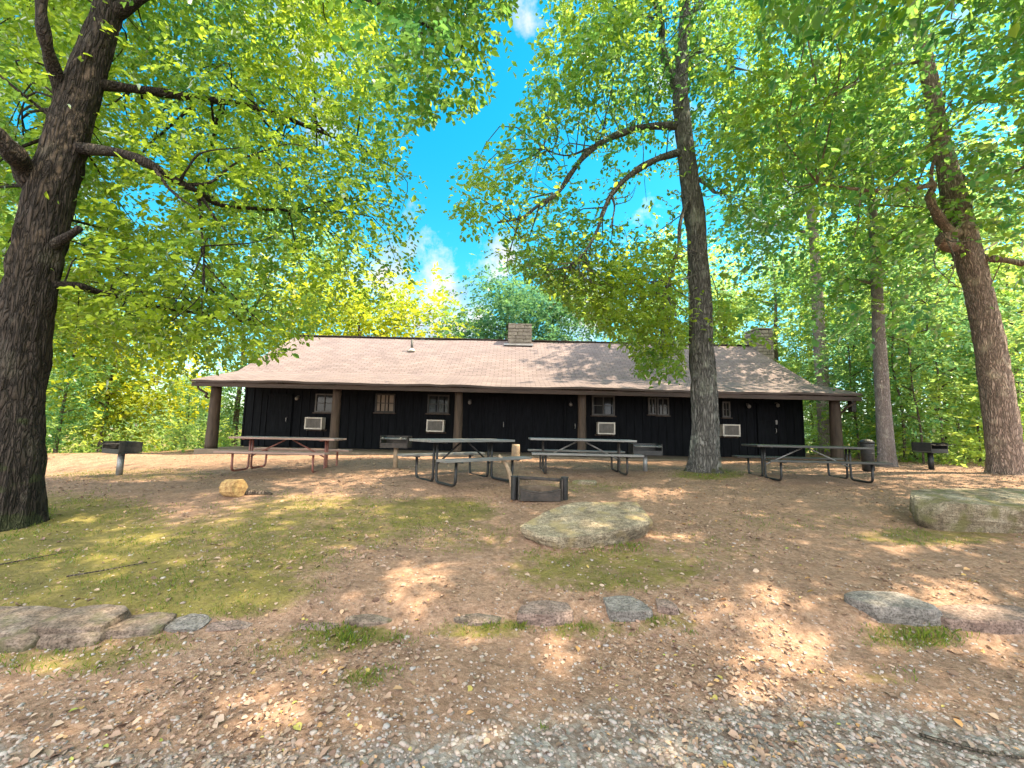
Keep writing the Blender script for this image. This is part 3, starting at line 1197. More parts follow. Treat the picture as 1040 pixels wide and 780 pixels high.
# ------------------------------------------------------------------ picnic tables
def picnic_table(L, top_m, leg_m, loc, rz, label, brace_m=None):
    e = empty("picnic_table", loc, rz, label, 'picnic table', 'picnic tables in front of the cabin')
    brace_m = brace_m or leg_m
    r = random.Random(int(L * 100) + int(loc[0] * 7))
    mb = MB()
    for k in range(4):
        mb.box((r.uniform(-.008, .008), (k - 1.5) * .186, .735 + r.uniform(-.002, .002)), (L, .178, .042), Matrix.Rotation(r.uniform(-.004, .004), 3, 'X'), .006)
    mb.build("table_top", top_m, e)
    for s in (-1, 1):
        mb = MB()
        for k in (-.5, .5):
            mb.box((r.uniform(-.008, .008), s * .70 + k * .136, .44), (L, .128, .042), None, .006)
        mb.build("bench", top_m, e)
    for sx in (-1, 1):
        x = sx * (L / 2 - .32)
        mb = MB()
        for s in (-1, 1):
            P = [(x, s * .05, .71), (x, s * .055, .12), (x, s * .075, .05), (x, s * .14, .024), (x, s * .55, .024), (x, s * .63, .05), (x, s * .655, .12), (x, s * .66, .415)]
            mb.tube(np.vstack([np.linspace(P[0], P[1], 3)[:2], spline(P[1:4], 6), spline(P[4:7], 6), [P[7]]]), .024, 10)
            mb.box((x, s * .70, .410), (.045, .26, .016))
        mb.box((x, 0, .704), (.05, .70, .018))
        mb.build("leg_frame", leg_m, e, True)
    for sx in (-1, 1):
        mb = MB()
        mb.tube([(sx * .08, 0, .70), (sx * (L / 2 - .33), 0, .30)], .017, 8)
        mb.build("brace", brace_m, e, True)
    return e


picnic_table(2.44, M['wood_pale'], M['paint_red'], (at(293, 460, 9)[0], 9.0, gz(-4.8, 9)), 0.0, 'picnic table with pale planks on red brown tube legs, leftmost').scale = (.90, .88, .92)
picnic_table(1.85, M['wood_grey'], M['metal_dark'], (-.85, 7.70, gz(-.85, 7.7)), R(41), 'picnic table with grey top standing at an angle nearest the fire ring')
picnic_table(2.44, M['wood_grey'], M['metal_rust'], (at(590, 460, 9.2)[0], 9.2, gz(1.5, 9.2)), R(1), 'picnic table with weathered grey planks right behind the fire ring', M['wood_grey']).scale = (.93, .93, .96)
picnic_table(2.60, M['wood_black'], M['metal_dark'], (at(818, 460, 8.8)[0], 8.8, gz(6.2, 8.8)), R(-1), 'black picnic table near the right end of the cabin', M['metal_grey']).scale = (.90, .88, .92)


# ------------------------------------------------------------------ pedestal grills
def grill(u, d, h, label, w=.52, post=.045, post_m=None, box_m=None, rz=0.0, ash=False, openfront=True, lidded=False):
    x = at(u, 440, d)[0]
    z = gz(x, d)
    e = empty("pedestal_grill", (x, d, z), rz, label, 'grill', 'pedestal grills around the cabin')
    post_m = post_m or M['metal_dark']
    box_m = box_m or M['metal_dark']
    b = .24
    z0 = h - b
    mb = MB()
    mb.tube([(0, 0, -.05), (0, 0, z0 - .012)], post, 12)
    mb.build("post", post_m, e, True)
    mb = MB()
    t = .02
    mb.box((0, 0, z0), (w, .40, t))
    mb.box((0, .20 - t / 2, z0 + b / 2 + t / 2), (w, t, b - t))
    for s in (-1, 1):
        mb.box((s * (w / 2 - t / 2), -.01, z0 + b / 2 + t / 2), (t, .378, b - t))
    mb.box((0, -.19, z0 + .05), (w - 2 * t - .004, t, .08))
    mb.build("firebox", box_m, e)
    mb = MB()
    for i in range(13):
        mb.tube([(-w / 2 + .04 + i * (w - .08) / 12, -.24, h - .05), (-w / 2 + .04 + i * (w - .08) / 12, .17, h - .05)], .007, 6)
    for yy in (-.24, .165):
        mb.tube([(-w / 2 + .02, yy, h - .062), (w / 2 - .02, yy, h - .062)], .008, 6)
    for s in (-1, 1):
        mb.tube([(s * w * .32, -.24, h - .05), (s * w * .32, -.33, h - .03), (s * w * .32, -.40, h - .035)], .010, 6)
    mb.build("grate", M['metal_grey'] if ash else M['metal_rust'], e, True)
    if lidded:
        mb = MB()
        for (px_, s_) in ((-.12, .12), (.08, .16), (.2, .1)):
            mb.box((px_, 0, h + .0), (s_, .14, .05), Matrix.Rotation(px_ * 3, 3, 'Z'), .015)
        mb.build("foil_tray", M['metal_grey'], e)
    return e


grill(126, 9.1, .72, 'black pedestal grill at the left edge of the yard before the yellow tree', .72, .06, M['metal_grey'], rz=R(-25))
grill(403, 9.0, .68, 'pedestal grill on a tan post between the two left tables', .58, .05, M['wood_tan'], M['metal_rust'], ash=True)
grill(655, 9.6, .62, 'dark pedestal grill on a grey post left of the grey trunk', .66, .05, M['metal_grey'], ash=True)
grill(943, 10.4, .66, 'black pedestal grill under the trees right of the cabin', .60, .055, rz=R(15))

# ------------------------------------------------------------------ trash can
x, d = at(881, 460, 9.9)[0], 9.9
e = empty("trash_can", (x, d, gz(x, d)), 0, 'black cylindrical trash can behind the end of the black table', 'trash can')
mb = MB()
V, Fc = tube_geo([(0, 0, 0), (0, 0, .03), (0, 0, .62), (0, 0, .66)], [.10, .12, .135, .135], 24)
mb.add(V, Fc)
for zz in (.18, .42):
    V, Fc = tube_geo([(0, 0, zz - .012), (0, 0, zz), (0, 0, zz + .012)], [.128, .140, .130], 24)
    mb.add(V, Fc)
mb.build("barrel", M['metal_dark'], e, True)
mb = MB()
V, Fc = tube_geo([(0, 0, .66), (0, 0, .69), (0, 0, .74), (0, 0, .76)], [.148, .148, .10, .04], 24)
mb.add(V, Fc)
mb.build("lid", M['metal_dark'], e, True)

# ------------------------------------------------------------------ fire ring
x, d = at(547, 490, 6.55)[0], 6.55
e = empty("fire_ring", (x, d, gz(x, d) - .01), R(3), 'black steel fire ring with swing grate and raised side posts', 'fire ring')
mb = MB()
nseg = 20
for a in np.linspace(math.radians(-20), math.radians(200), nseg):
    p = (.38 * math.cos(a), .30 * math.sin(a) + .02, .075)
    t = math.atan2(.30 * math.cos(a), -.38 * math.sin(a))
    mb.box(p, (.10, .02, .15), Matrix.Rotation(t, 3, 'Z'))
mb.build("fire_wall", M['rust_brown'], e)
mb = MB()
pts = []
nn = 16
front = []
for i in range(nn + 1):
    t = -1 + 2 * i / nn
    front.append((t * .30, .115 + .05 * t * t))
V = [(px_, -.27, 0.0) for px_, _ in front] + [(px_, -.27, z_) for px_, z_ in front] + [(px_, -.245, 0.0) for px_, _ in front] + [(px_, -.245, z_) for px_, z_ in front]
m_ = nn + 1
Fc = []
for i in range(nn):
    Fc += [(i, i + 1, m_ + i + 1, m_ + i), (2 * m_ + i, 3 * m_ + i, 3 * m_ + i + 1, 2 * m_ + i + 1), (m_ + i, m_ + i + 1, 3 * m_ + i + 1, 3 * m_ + i)]
mb.add(V, Fc)
mb.tube([(-.30, -.258, .172), (-.15, -.258, .136), (0, -.258, .122), (.15, -.258, .136), (.30, -.258, .172)], .016, 8)
mb.build("front_plate", M['metal_rust'], e)
for s in (-1, 1):
    mb = MB()
    mb.tube([(s * .385, -.12, 0), (s * .385, -.12, .33)], .052, 18)
    mb.tube([(s * .385, -.12, .332), (s * .385, -.12, .345)], .06, 18)
    mb.build("side_post", M['metal_dark'], e, False)
    mb = MB()
    mb.box((s * .325, -.17, .165), (.018, .20, .31))
    mb.build("side_plate", M['metal_rust'], e)
mb = MB()
mb.box((0, -.12, .312), (.70, .035, .045), Matrix.Rotation(.05, 3, 'Y'), .008)
for i in range(12):
    mb.tube([(-.28 + i * .051, -.12, .308), (-.28 + i * .051, .05, .285)], .008, 6)
mb.tube([(-.3, .05, .28), (.3, .05, .28)], .01, 6)
mb.build("grate", M['metal_rust'], e)
mb = MB()
mb.box((0, 0.0, .012), (.62, .46, .02))
mb.build("ash_bed", simple_mat("grey_ash", (.09, .075, .06), (.22, .19, .16), 12, .95, bump=.5), e)


# ------------------------------------------------------------------ rocks
def rock_mat(name, c1, c2, c3, moss=None):
    m, nt, N, L, b = new_mat(name)
    tc = N.new("ShaderNodeTexCoord")
    n1 = N.new("ShaderNodeTexNoise")
    n1.inputs["Scale"].default_value = 3.2
    n1.inputs["Detail"].default_value = 8
    n1.inputs["Roughness"].default_value = .65
    L.new(tc.outputs["Object"], n1.inputs["Vector"])
    r = ramp(N, [(.34, c1), (.5, c2), (.68, c3)])
    L.new(n1.outputs["Fac"], r.inputs["Fac"])
    n2 = N.new("ShaderNodeTexNoise")
    n2.inputs["Scale"].default_value = 26
    n2.inputs["Detail"].default_value = 6
    L.new(tc.outputs["Object"], n2.inputs["Vector"])
    r2 = ramp(N, [(.3, (.68, .68, .66)), (.7, (1.22, 1.2, 1.16))])
    L.new(n2.outputs["Fac"], r2.inputs["Fac"])
    mu0 = N.new("ShaderNodeMixRGB")
    mu0.blend_type = 'MULTIPLY'
    mu0.inputs[0].default_value = 1
    L.new(r.outputs[0], mu0.inputs[1])
    L.new(r2.outputs[0], mu0.inputs[2])
    n9 = N.new("ShaderNodeTexNoise")
    n9.inputs["Scale"].default_value = 75
    n9.inputs["Detail"].default_value = 5
    L.new(tc.outputs["Object"], n9.inputs["Vector"])
    r9 = ramp(N, [(.36, (.45, .43, .42)), (.5, (1, 1, 1)), (.7, (1.25, 1.22, 1.18))])
    L.new(n9.outputs["Fac"], r9.inputs["Fac"])
    mu = N.new("ShaderNodeMixRGB")
    mu.blend_type = 'MULTIPLY'
    mu.inputs[0].default_value = .9
    L.new(mu0.outputs[0], mu.inputs[1])
    L.new(r9.outputs[0], mu.inputs[2])
    col = mu.outputs[0]
    if moss:
        n3 = N.new("ShaderNodeTexNoise")
        n3.inputs["Scale"].default_value = 5
        n3.inputs["Detail"].default_value = 6
        L.new(tc.outputs["Object"], n3.inputs["Vector"])
        r3 = ramp(N, [(.5, (0, 0, 0)), (.64, (.75, .75, .75))])
        L.new(n3.outputs["Fac"], r3.inputs["Fac"])
        mx = N.new("ShaderNodeMixRGB")
        mx.inputs[2].default_value = (*moss, 1)
        L.new(r3.outputs[0], mx.inputs[0])
        L.new(col, mx.inputs[1])
        col = mx.outputs[0]
    L.new(col, b.inputs["Base Color"])
    b.inputs["Roughness"].default_value = .9
    b.inputs["Specular IOR Level"].default_value = .25
    mp = N.new("ShaderNodeMapping")
    mp.inputs["Scale"].default_value = (1, 1, 3.5)
    L.new(tc.outputs["Object"], mp.inputs["Vector"])
    n4 = N.new("ShaderNodeTexNoise")
    n4.inputs["Scale"].default_value = 9
    n4.inputs["Detail"].default_value = 9
    n4.inputs["Roughness"].default_value = .7
    L.new(mp.outputs[0], n4.inputs["Vector"])
    bp = N.new("ShaderNodeBump")
    bp.inputs["Strength"].default_value = 1
    bp.inputs["Distance"].default_value = .04
    L.new(n4.outputs["Fac"], bp.inputs["Height"])
    L.new(bp.outputs["Normal"], b.inputs["Normal"])
    return m


M['rock_pale'] = rock_mat("pale_lichen_rock", (.15, .115, .085), (.27, .22, .16), (.40, .335, .245), (.33, .25, .125))
M['rock_moss'] = rock_mat("mossy_rock", (.12, .09, .062), (.24, .195, .14), (.37, .315, .245), (.13, .12, .04))
M['rock_edge'] = rock_mat("brown_edging_rock", (.12, .085, .066), (.22, .165, .135), (.32, .255, .215), (.12, .115, .05))
M['rock_blue'] = rock_mat("blue_grey_slab", (.14, .125, .118), (.225, .20, .19), (.31, .28, .265))
M['rock_pink'] = rock_mat("pinkish_edging_rock", (.17, .115, .10), (.26, .185, .16), (.35, .27, .235))


def slab(name, plan, z0, z1, mat, tilt=(0, 0), rough=.04, seed=0.0, under=.12, n=84, top_bulge=.02, label=None, cat='rock', group=None, strata=.02, cuts=12):
    """a rock: plan = outline points (x, y) world, z0 underside (sunk), z1 mean top; its object stands at the plan centre"""
    plan = np.array(plan, float)
    c = plan.mean(0)
    P = np.vstack([plan, plan[:1]])
    seg = np.r_[0, np.cumsum(np.linalg.norm(np.diff(P, axis=0), axis=1))]
    t = np.linspace(0, seg[-1], n, endpoint=False)
    out = (np.stack([np.interp(t, seg, P[:, 0]), np.interp(t, seg, P[:, 1])], -1) - c) * 1.04
    out = (np.roll(out, 1, 0) + 4 * out + np.roll(out, -1, 0)) / 6
    h = z1 - z0
    rings = []
    for k in range(10):
        f = k / 9
        s = 1 - under * (1 - f) ** 1.5 - .025 * max(0, (f - .88) / .12) ** 2
        rings.append((s, z0 + h * (f if f < .999 else 1), f))
    V = []
    for s, z, f in rings:
        for x, y in out:
            V.append((x * s, y * s, z, f))
    for s in (.86, .68, .48, .28, .1):
        for x, y in out:
            V.append((x * s, y * s, z1 + top_bulge * (1 - s), 1.0))
    V = np.array(V)
    xyz = V[:, :3].copy()
    xyz[:, 2] += V[:, 3] * (xyz[:, 0] * tilt[0] + xyz[:, 1] * tilt[1])
    q = xyz * 2.6 + seed
    sz = max(np.ptp(plan[:, 0]), np.ptp(plan[:, 1]))
    nx = (fbm(q + 3, 4) - .5) * 2
    nz_ = (fbm(q * np.array([1, 1, .5]) + 31, 4) - .5) * 2
    st = np.floor(fbm(np.stack([0 * q[:, 0] + seed, q[:, 2] * 3.0 + .4 * q[:, 0], q[:, 1] * .3], -1), 2) * 6) / 6 - .5
    rad = np.linalg.norm(xyz[:, :2], axis=1, keepdims=True) + 1e-6
    side = (V[:, 3] < .97).astype(float)
    xyz[:, :2] += xyz[:, :2] / rad * (nx * rough * 1.4 + st * strata * side)[:, None]
    xyz[:, 2] += nz_ * rough * V[:, 3]
    pr = np.random.default_rng(int(seed * 10) + 5)
    ext = np.ptp(out, axis=0) / 2
    zc_ = (z0 + z1) / 2
    for _ in range(cuts):
        a = pr.random() * 6.283
        el = pr.uniform(-.25, .75)
        nn_ = np.array([math.cos(a), math.sin(a), el])
        nn_ /= np.linalg.norm(nn_)
        q_ = xyz - np.array([0, 0, zc_])
        dd = q_ @ nn_
        lim_ = np.quantile(dd, pr.uniform(.955, .997))
        xyz -= np.clip(dd - lim_, 0, None)[:, None] * nn_ * .85
    m = len(rings) + 5
    Fc = [(k * n + j, k * n + (j + 1) % n, (k + 1) * n + (j + 1) % n, (k + 1) * n + j) for k in range(m - 1) for j in range(n)]
    Fc.append(tuple(range(n - 1, -1, -1)))
    Fc.append(tuple((m - 1) * n + j for j in range(n)))
    o = link_mesh(name, xyz, Fc, mat, None, True)
    o.location = (c[0], c[1], 0)
    smooth(o.data, False)
    return tag(o, label, cat, group)


def GP(u, v):
    p = ground_px(u, v)
    return p[0], p[1]


# the flat boulder in front of the fire ring
bx, by = GP(592, 559)
d0 = by
def X_(u, d):
    return at(u, 500, d)[0]
slab("boulder", [(X_(528, d0 + .28), d0 + .28), (X_(548, d0 + .06), d0 + .06), (X_(566, d0 - .02), d0 - .02), (X_(600, d0 + .02), d0 + .02), (X_(640, d0 + .16), d0 + .16), (X_(662, d0 + .42), d0 + .42),
                 (X_(664, d0 + .78), d0 + .78), (X_(630, d0 + .92), d0 + .92), (X_(585, d0 + .95), d0 + .95), (X_(556, d0 + .70), d0 + .70)],
     gz(bx, by) - .08, gz(bx, by) + .225, M['rock_pale'], (.05, .18), .035, 2.0, .30, top_bulge=.0, cuts=3, label='broad pale flat topped boulder lying in front of the fire ring', cat='boulder', strata=.07)
bx, by = GP(985, 541)
d0 = by
slab("boulder", [(X_(916, d0 + .25), d0 + .25), (X_(935, d0 + .0), d0), (X_(985, d0 - .03), d0 - .03), (X_(1075, d0 - .1), d0 - .1), (X_(1130, d0 + .2), d0 + .2), (X_(1120, d0 + .9), d0 + .9), (X_(1030, d0 + 1.05), d0 + 1.05), (X_(950, d0 + .85), d0 + .85), (X_(922, d0 + .6), d0 + .6)],
     gz(bx, by) - .1, gz(bx, by) + .38, M['rock_moss'], (-.01, .09), .03, 9.0, .22, cuts=4, label='thick mossy ledge of rock at the right edge of the yard', cat='boulder', strata=.09)
bx, by = GP(592, 491)
slab("flat_stone", [(bx - .22, by - .1), (bx + .2, by - .12), (bx + .28, by + .08), (bx - .1, by + .14)], gz(bx, by) - .05, gz(bx, by) + .05, M['rock_moss'], label='small flat stone behind the pale boulder, right of the fire ring', cat='stone', rough=.015, n=40)


def edge(u0, u1, v_top, v_bot, depth, mat, label, seed, skew=0.0, h=None, rough=.02, vt1=None, vb1=None, lift=0.0):
    """an edging stone by its front face: photo pixels left, right, top and bottom edge"""
    vb1 = v_bot if vb1 is None else vb1
    p0, p1 = ground_px(u0, v_bot), ground_px(u1, vb1)
    uc, vc = (u0 + u1) / 2, v_top
    yc = (p0[1] + p1[1]) / 2
    zt = at(uc, vc, yc + depth * .5)[2]
    z0 = min(gz(p0[0], p0[1]), gz(p1[0], p1[1])) - .06 + lift
    zt = max(zt, z0 + .08)
    w = p1[0] - p0[0]
    plan = [(p0[0], p0[1]), (p0[0] + w * .5, (p0[1] + p1[1]) / 2 - .02), (p1[0], p1[1]), (p1[0] + skew - .02, p1[1] + depth), (p0[0] + w * .45 + skew, yc + depth * 1.08), (p0[0] + skew + .02, p0[1] + depth * .95)]
    return slab("edging_stone", plan, z0, zt, mat, (0, .05), rough, seed, .06, 60, .01, label, 'edging stone', 'stones edging the gravel', strata=.03)


edge(-90, 33, 642, 666, .16, M['rock_edge'], 'lower brown stone of the left edging row, cut off by the photo edge', 3.0, vb1=662)
edge(33, 97, 641, 660, .16, M['rock_edge'], 'lower brown stone second along the left edging row', 5.0, .02, vb1=656)
edge(97, 160, 630, 650, .22, M['rock_edge'], 'brown stone in the left edging row with moss along its foot', 8.0, vb1=645)
edge(-100, 26, 628, 662, .30, M['rock_edge'], 'flat cap stone on top of the left edging row at the photo edge', 33.0, vb1=659, lift=.10)
edge(24, 100, 630, 657, .28, M['rock_edge'], 'flat cap stone above the second stone of the left edging row', 35.0, vb1=652, lift=.10)
edge(160, 202, 629, 643, .24, M['rock_blue'], 'small grey stone near the right end of the left edging row', 11.0, vb1=643)
edge(203, 252, 630, 643, .22, M['rock_pink'], 'low pinkish stone ending the left edging row', 13.0, vb1=641)
edge(304, 346, 628, 639, .20, M['rock_pink'], 'low pink stone just left of the bright green tuft', 15.0, vb1=637)
edge(346, 398, 625, 634, .16, M['rock_edge'], 'nearly buried brown stone right behind the bright green tuft', 17.0, vb1=633)
edge(458, 512, 624, 634, .16, M['rock_edge'], 'half buried brown stone below the angled table', 19.0, vb1=633)
edge(525, 584, 618, 634, .18, M['rock_pink'], 'thin pink stone left of the blue grey slab', 21.0, .02, vb1=634)
edge(620, 664, 613, 632, .22, M['rock_blue'], 'smooth blue grey slab standing proud in the middle of the edging', 23.0, -.03, vb1=629, rough=.012)
edge(668, 690, 612, 625, .14, M['rock_pink'], 'small pink stone right beside the blue grey slab', 25.0, vb1=625, rough=.02)
edge(893, 968, 610, 633, .26, M['rock_blue'], 'long grey slab leading the right edging row', 27.0, -.12, vb1=636, rough=.02)
edge(962, 1075, 622, 640, .22, M['rock_pink'], 'low pale slab cut off by the right edge of the photo', 29.0, vb1=643, rough=.02)

# firewood chunk and bark beside it
x, y = GP(236, 504)
z = gz(x, y)
mb = MB()
ax = np.array([.9, -.35, .12])
ax /= np.linalg.norm(ax)
c = np.array([0, 0, .13])
V, Fc = tube_geo([c - ax * .15, c - ax * .13, c + ax * .0, c + ax * .13, c + ax * .15], [.115, .135, .14, .135, .12], 11, True, .16, 3, 1.2, 4)
mb.add(V, Fc)
o = mb.build("firewood_chunk", simple_mat("fresh_split_wood", (.20, .10, .035), (.52, .34, .14), 16, .8, bump=.8))
o.location = (x, y, z - .015)
tag(o, 'short yellow chunk of split firewood lying on the grass at left', 'firewood')
mb = MB()
V, Fc = tube_geo([(-.2, 0, .03), (-.05, .02, .045), (.12, .01, .04), (.24, -.03, .025)], [.025, .045, .04, .02], 9, True, .25, 4, 1.5, 2)
mb.add(V, Fc)
o = mb.build("bark_strip", M['bark_far'])
o.location = (x + .33, y + .06, gz(x + .33, y + .06) - .005)
tag(o, 'brown strip of bark lying right beside the yellow firewood', 'bark')
# bent branch leaning by the angled table and stump by the porch
x, y = GP(520, 488)
mb = MB()
mb.tube(spline([(.02, 0, -.03), (-.02, .0, .18), (-.09, .0, .36), (-.20, .01, .50), (-.235, .01, .515)], 18), np.linspace(.042, .030, 18), 10)
o = mb.build("bent_branch", M['wood_tan'], None, True)
y -= .55
x = X_(519, y)
o.location = (x, y, gz(x, y))
tag(o, 'bent tan branch standing between the angled table and fire ring', 'branch')
d = 12.4
x = at(524, 450, d)[0]
mb = MB()
V, Fc = tube_geo([(0, 0, -.03), (0, 0, .1), (0, 0, .4), (0, 0, .47)], [.15, .13, .125, .12], 14, True, .07, 2, 1.5, 8)
mb.add(V, Fc)
o = mb.build("stump", M['wood_tan'], None, True)
o.location = (x, d, gz(x, d))
tag(o, 'short tan stump standing before the cabin door', 'stump')
# sticks on the ground
def stick(u, v, ln, rz, label):
    p = ground_px(u, v)
    a, b = p[:2] - np.array([math.cos(rz), math.sin(rz)]) * ln / 2, p[:2] + np.array([math.cos(rz), math.sin(rz)]) * ln / 2
    mid = p[:2] + rng.normal(0, .03, 2)
    P3 = [(q[0], q[1], gz(q[0], q[1]) + .018) for q in (a, mid, b)]
    c = np.array([p[0], p[1], gz(p[0], p[1])])
    mb = MB()
    mb.tube(spline(np.array(P3) - c, 9), np.linspace(.008, .004, 9), 6)
    o = mb.build("fallen_stick", M['bark_far'], None, True)
    o.location = c
    tag(o, label, 'stick')


stick(20, 572, .55, .9, 'thin stick lying on the moss at the far left')
stick(110, 580, .5, .6, 'thin stick lying on the moss above the left edging row')
stick(1000, 765, .5, -.3, 'dark stick on the gravel in the bottom right corner')


# ------------------------------------------------------------------ the near trees
def poly_keep(poly):
    """leaves whose photo pixel lies left/right of an outline: used to trim a crown to its true outline. poly = [(py, px_limit)]"""
    ys = [a for a, _ in poly]
    xs = [b for _, b in poly]
    return lambda v: np.interp(v, ys, xs)


def scatter_px(n, region, dr, jitter=1.0):
    """n clump centres whose pixels fill a region: region(u, v) -> bool; dr(u, v) -> (near, far) depth"""
    out = []
    while len(out) < n:
        u, v = region['box'][0] + rng.random() * (region['box'][1] - region['box'][0]), region['box'][2] + rng.random() * (region['box'][3] - region['box'][2])
        if region['f'](u, v):
            a, b = dr(u, v)
            out.append(at(u, v, a + (b - a) * rng.random()))
    return np.array(out)


# ---- left tree
LT = np.array([at(6, 520, 5.1)[0], 5.1, 0])
LT[2] = gz(LT[0], LT[1]) - .02
lt = empty("oak_tree", LT, 0, 'big dark trunked tree with mossy base and yellow green leaves at the left edge', 'tree')
d = 5.1
tr = [LT + np.array([0, 0, -.1]), at(12, 480, d), at(16, 400, d), at(26, 320, d), at(40, 250, d), at(50, 200, d), at(65, 150, d + .05), at(80, 100, d + .1), at(97, 50, d + .15), at(113, 0, d + .2), at(132, -90, d + .4), at(165, -260, d + .7), at(180, -420, d + 1.0)]
lrad = [.345, .275, .25, .24, .235, .228, .22, .20, .175, .15, .128, .11, .09]
_, q_l = trunk_obj("trunk", lt, tr, lrad, M['bark_left'], 72, 260, .12, .30, 5, 1.0, 7.0, 2.4)
limbs_l = []


def limb(parent, pts, r0, r1, mat, store, n=36, name="limb", sides=14):
    q = spline(pts, n)
    wob = (fbm(q * 1.7 + 5, 3) - .5)[:, None] * np.array([.10, .10, .08]) * np.linspace(0, 1, n)[:, None]
    q = q + wob
    V, Fc = tube_geo(q - np.array(parent.location), np.linspace(r0, r1, n) * (1 + .12 * np.sin(np.arange(n) * .9)), sides, True, .06, 3, 3, float(r0 * 100))
    o = link_mesh(name, V, Fc, mat, parent, True)
    store.append(q)
    return o


B = M['bark_left']
limb(lt, [at(48, 222, 5.12), at(30, 180, 4.95), at(8, 150, 4.6), at(-25, 120, 4.4), at(-90, 60, 4.2)], .15, .06, B, limbs_l)
limb(lt, [at(68, 132, 5.18), at(58, 80, 5.0), at(46, 40, 4.7), at(40, 0, 4.6), at(44, -60, 4.6), at(30, -160, 4.8)], .085, .04, B, limbs_l)
limb(lt, [at(70, 150, 5.15), at(120, 155, 5.1), at(155, 168, 5.1), at(182, 185, 5.3), at(202, 195, 5.5), at(225, 208, 5.9), at(262, 212, 6.4), at(300, 215, 6.9)], .07, .018, B, limbs_l)
limb(lt, [at(200, 194, 5.5), at(204, 215, 5.55), at(204, 240, 5.6), at(207, 268, 5.6)], .03, .008, B, limbs_l, 20, sides=8)
limb(lt, [at(203, 198, 5.5), at(215, 215, 5.5), at(228, 236, 5.5)], .025, .007, B, limbs_l, 16, sides=8)
limb(lt, [at(155, 168, 5.1), at(175, 195, 5.0), at(195, 212, 4.9)], .025, .008, B, limbs_l, 16, sides=8)
limb(lt, [at(190, 188, 5.4), at(215, 185, 5.5), at(235, 168, 5.6), at(252, 158, 5.8)], .025, .008, B, limbs_l, 16, sides=8)
limb(lt, [at(182, 186, 5.3), at(190, 172, 5.2), at(205, 155, 5.2), at(245, 150, 5.3)], .02, .007, B, limbs_l, 16, sides=8)
limb(lt, [at(36, 290, 5.1), at(75, 290, 5.25), at(105, 298, 5.6), at(150, 310, 6.2), at(210, 320, 7.0), at(260, 330, 7.8)], .06, .015, B, limbs_l)
limb(lt, [at(50, 252, 5.1), at(72, 238, 4.98), at(80, 232, 4.9)], .06, .035, B, limbs_l, 10)
limb(lt, [at(106, 20, 5.28), at(180, -20, 5.3), at(290, -30, 5.4), at(400, 10, 5.3), at(470, 45, 5.0)], .09, .015, B, limbs_l)
limb(lt, [at(88, 84, 5.2), at(170, 95, 5.8), at(260, 110, 6.8), at(340, 140, 7.6), at(400, 170, 8.2)], .07, .015, B, limbs_l)
limb(lt, [at(140, -120, 5.3), at(240, -160, 5.2), at(350, -120, 5.0), at(440, -60, 4.6)], .08, .02, B, limbs_l)
L_OUT = [(-400, 470), (-100, 540), (0, 522), (35, 508), (60, 498), (90, 505), (110, 488), (122, 470), (128, 424), (160, 412), (200, 428), (250, 420), (275, 422), (300, 400), (325, 340), (345, 312), (360, 296), (372, 240), (385, 195), (400, 150)]
l_lim = poly_keep(L_OUT)


def l_region(u, v):
    if u > 395 and v < 125 and rng.random() < .45:
        return False
    return u < l_lim(v) - 14 and v < 342 + max(0, u - 130) * .16 and v < 372 and not (v > 300 and u < 60 and rng.random() < .6)


def l_depth(u, v):
    if u > 395 and v < 125:
        return 4.2, 5.4
    near = 5.2 + max(0, u - 150) * .003
    return near, near + 4.2


C_l = scatter_px(2900, {'box': (-140, 520, -170, 372), 'f': l_region}, l_depth)


def l_keep(P):
    u, v, dep = pix(P)
    ok = (u < l_lim(v) + rng.normal(0, 5, len(u))) | (v < -30)
    # the trunk and the sky gaps beside it stay open
    gaps = [(150, 205, 30, 22), (22, 118, 14, 16), (75, 232, 22, 14), (232, 196, 14, 8), (120, 26, 12, 10), (55, 350, 14, 10), (95, 352, 14, 12), (18, 215, 12, 14), (160, 165, 12, 8), (300, 130, 16, 8), (330, 60, 14, 8)]
    for gx, gy, a, b in gaps:
        ok &= ~((((u - gx) / a) ** 2 + ((v - gy) / b) ** 2 < 1) & (rng.random(len(u)) < .85))
    # foliage hangs beside and behind the trunk, little in front of it
    qx = np.interp(v, [0, 50, 100, 150, 200, 250, 320, 400, 520], [113, 97, 80, 66, 52, 42, 28, 16, 10])
    ok &= ~((np.abs(u - qx) < 38) & (dep < 5.5) & (rng.random(len(u)) < .985))
    return ok


crown("crown", lt, C_l, 7, .27, 8, .092, M['leaf_left'], l_keep, True, .32, ratio=.58, bias=np.where((C_l[:, 1] < 5.5) & (pix(C_l)[0] > 385), -.22, -.02))
U_l = np.stack([rng.normal(-5.5, 2.4, 120), rng.normal(5.5, 2.2, 120), rng.uniform(9, 14, 120)], -1)
crown("upper_crown", lt, U_l, 8, .55, 8, .17, M['leaf_left'], None, True, .5, fine=False)
twigs("twigs", lt, np.vstack(limbs_l), C_l[::10], B)

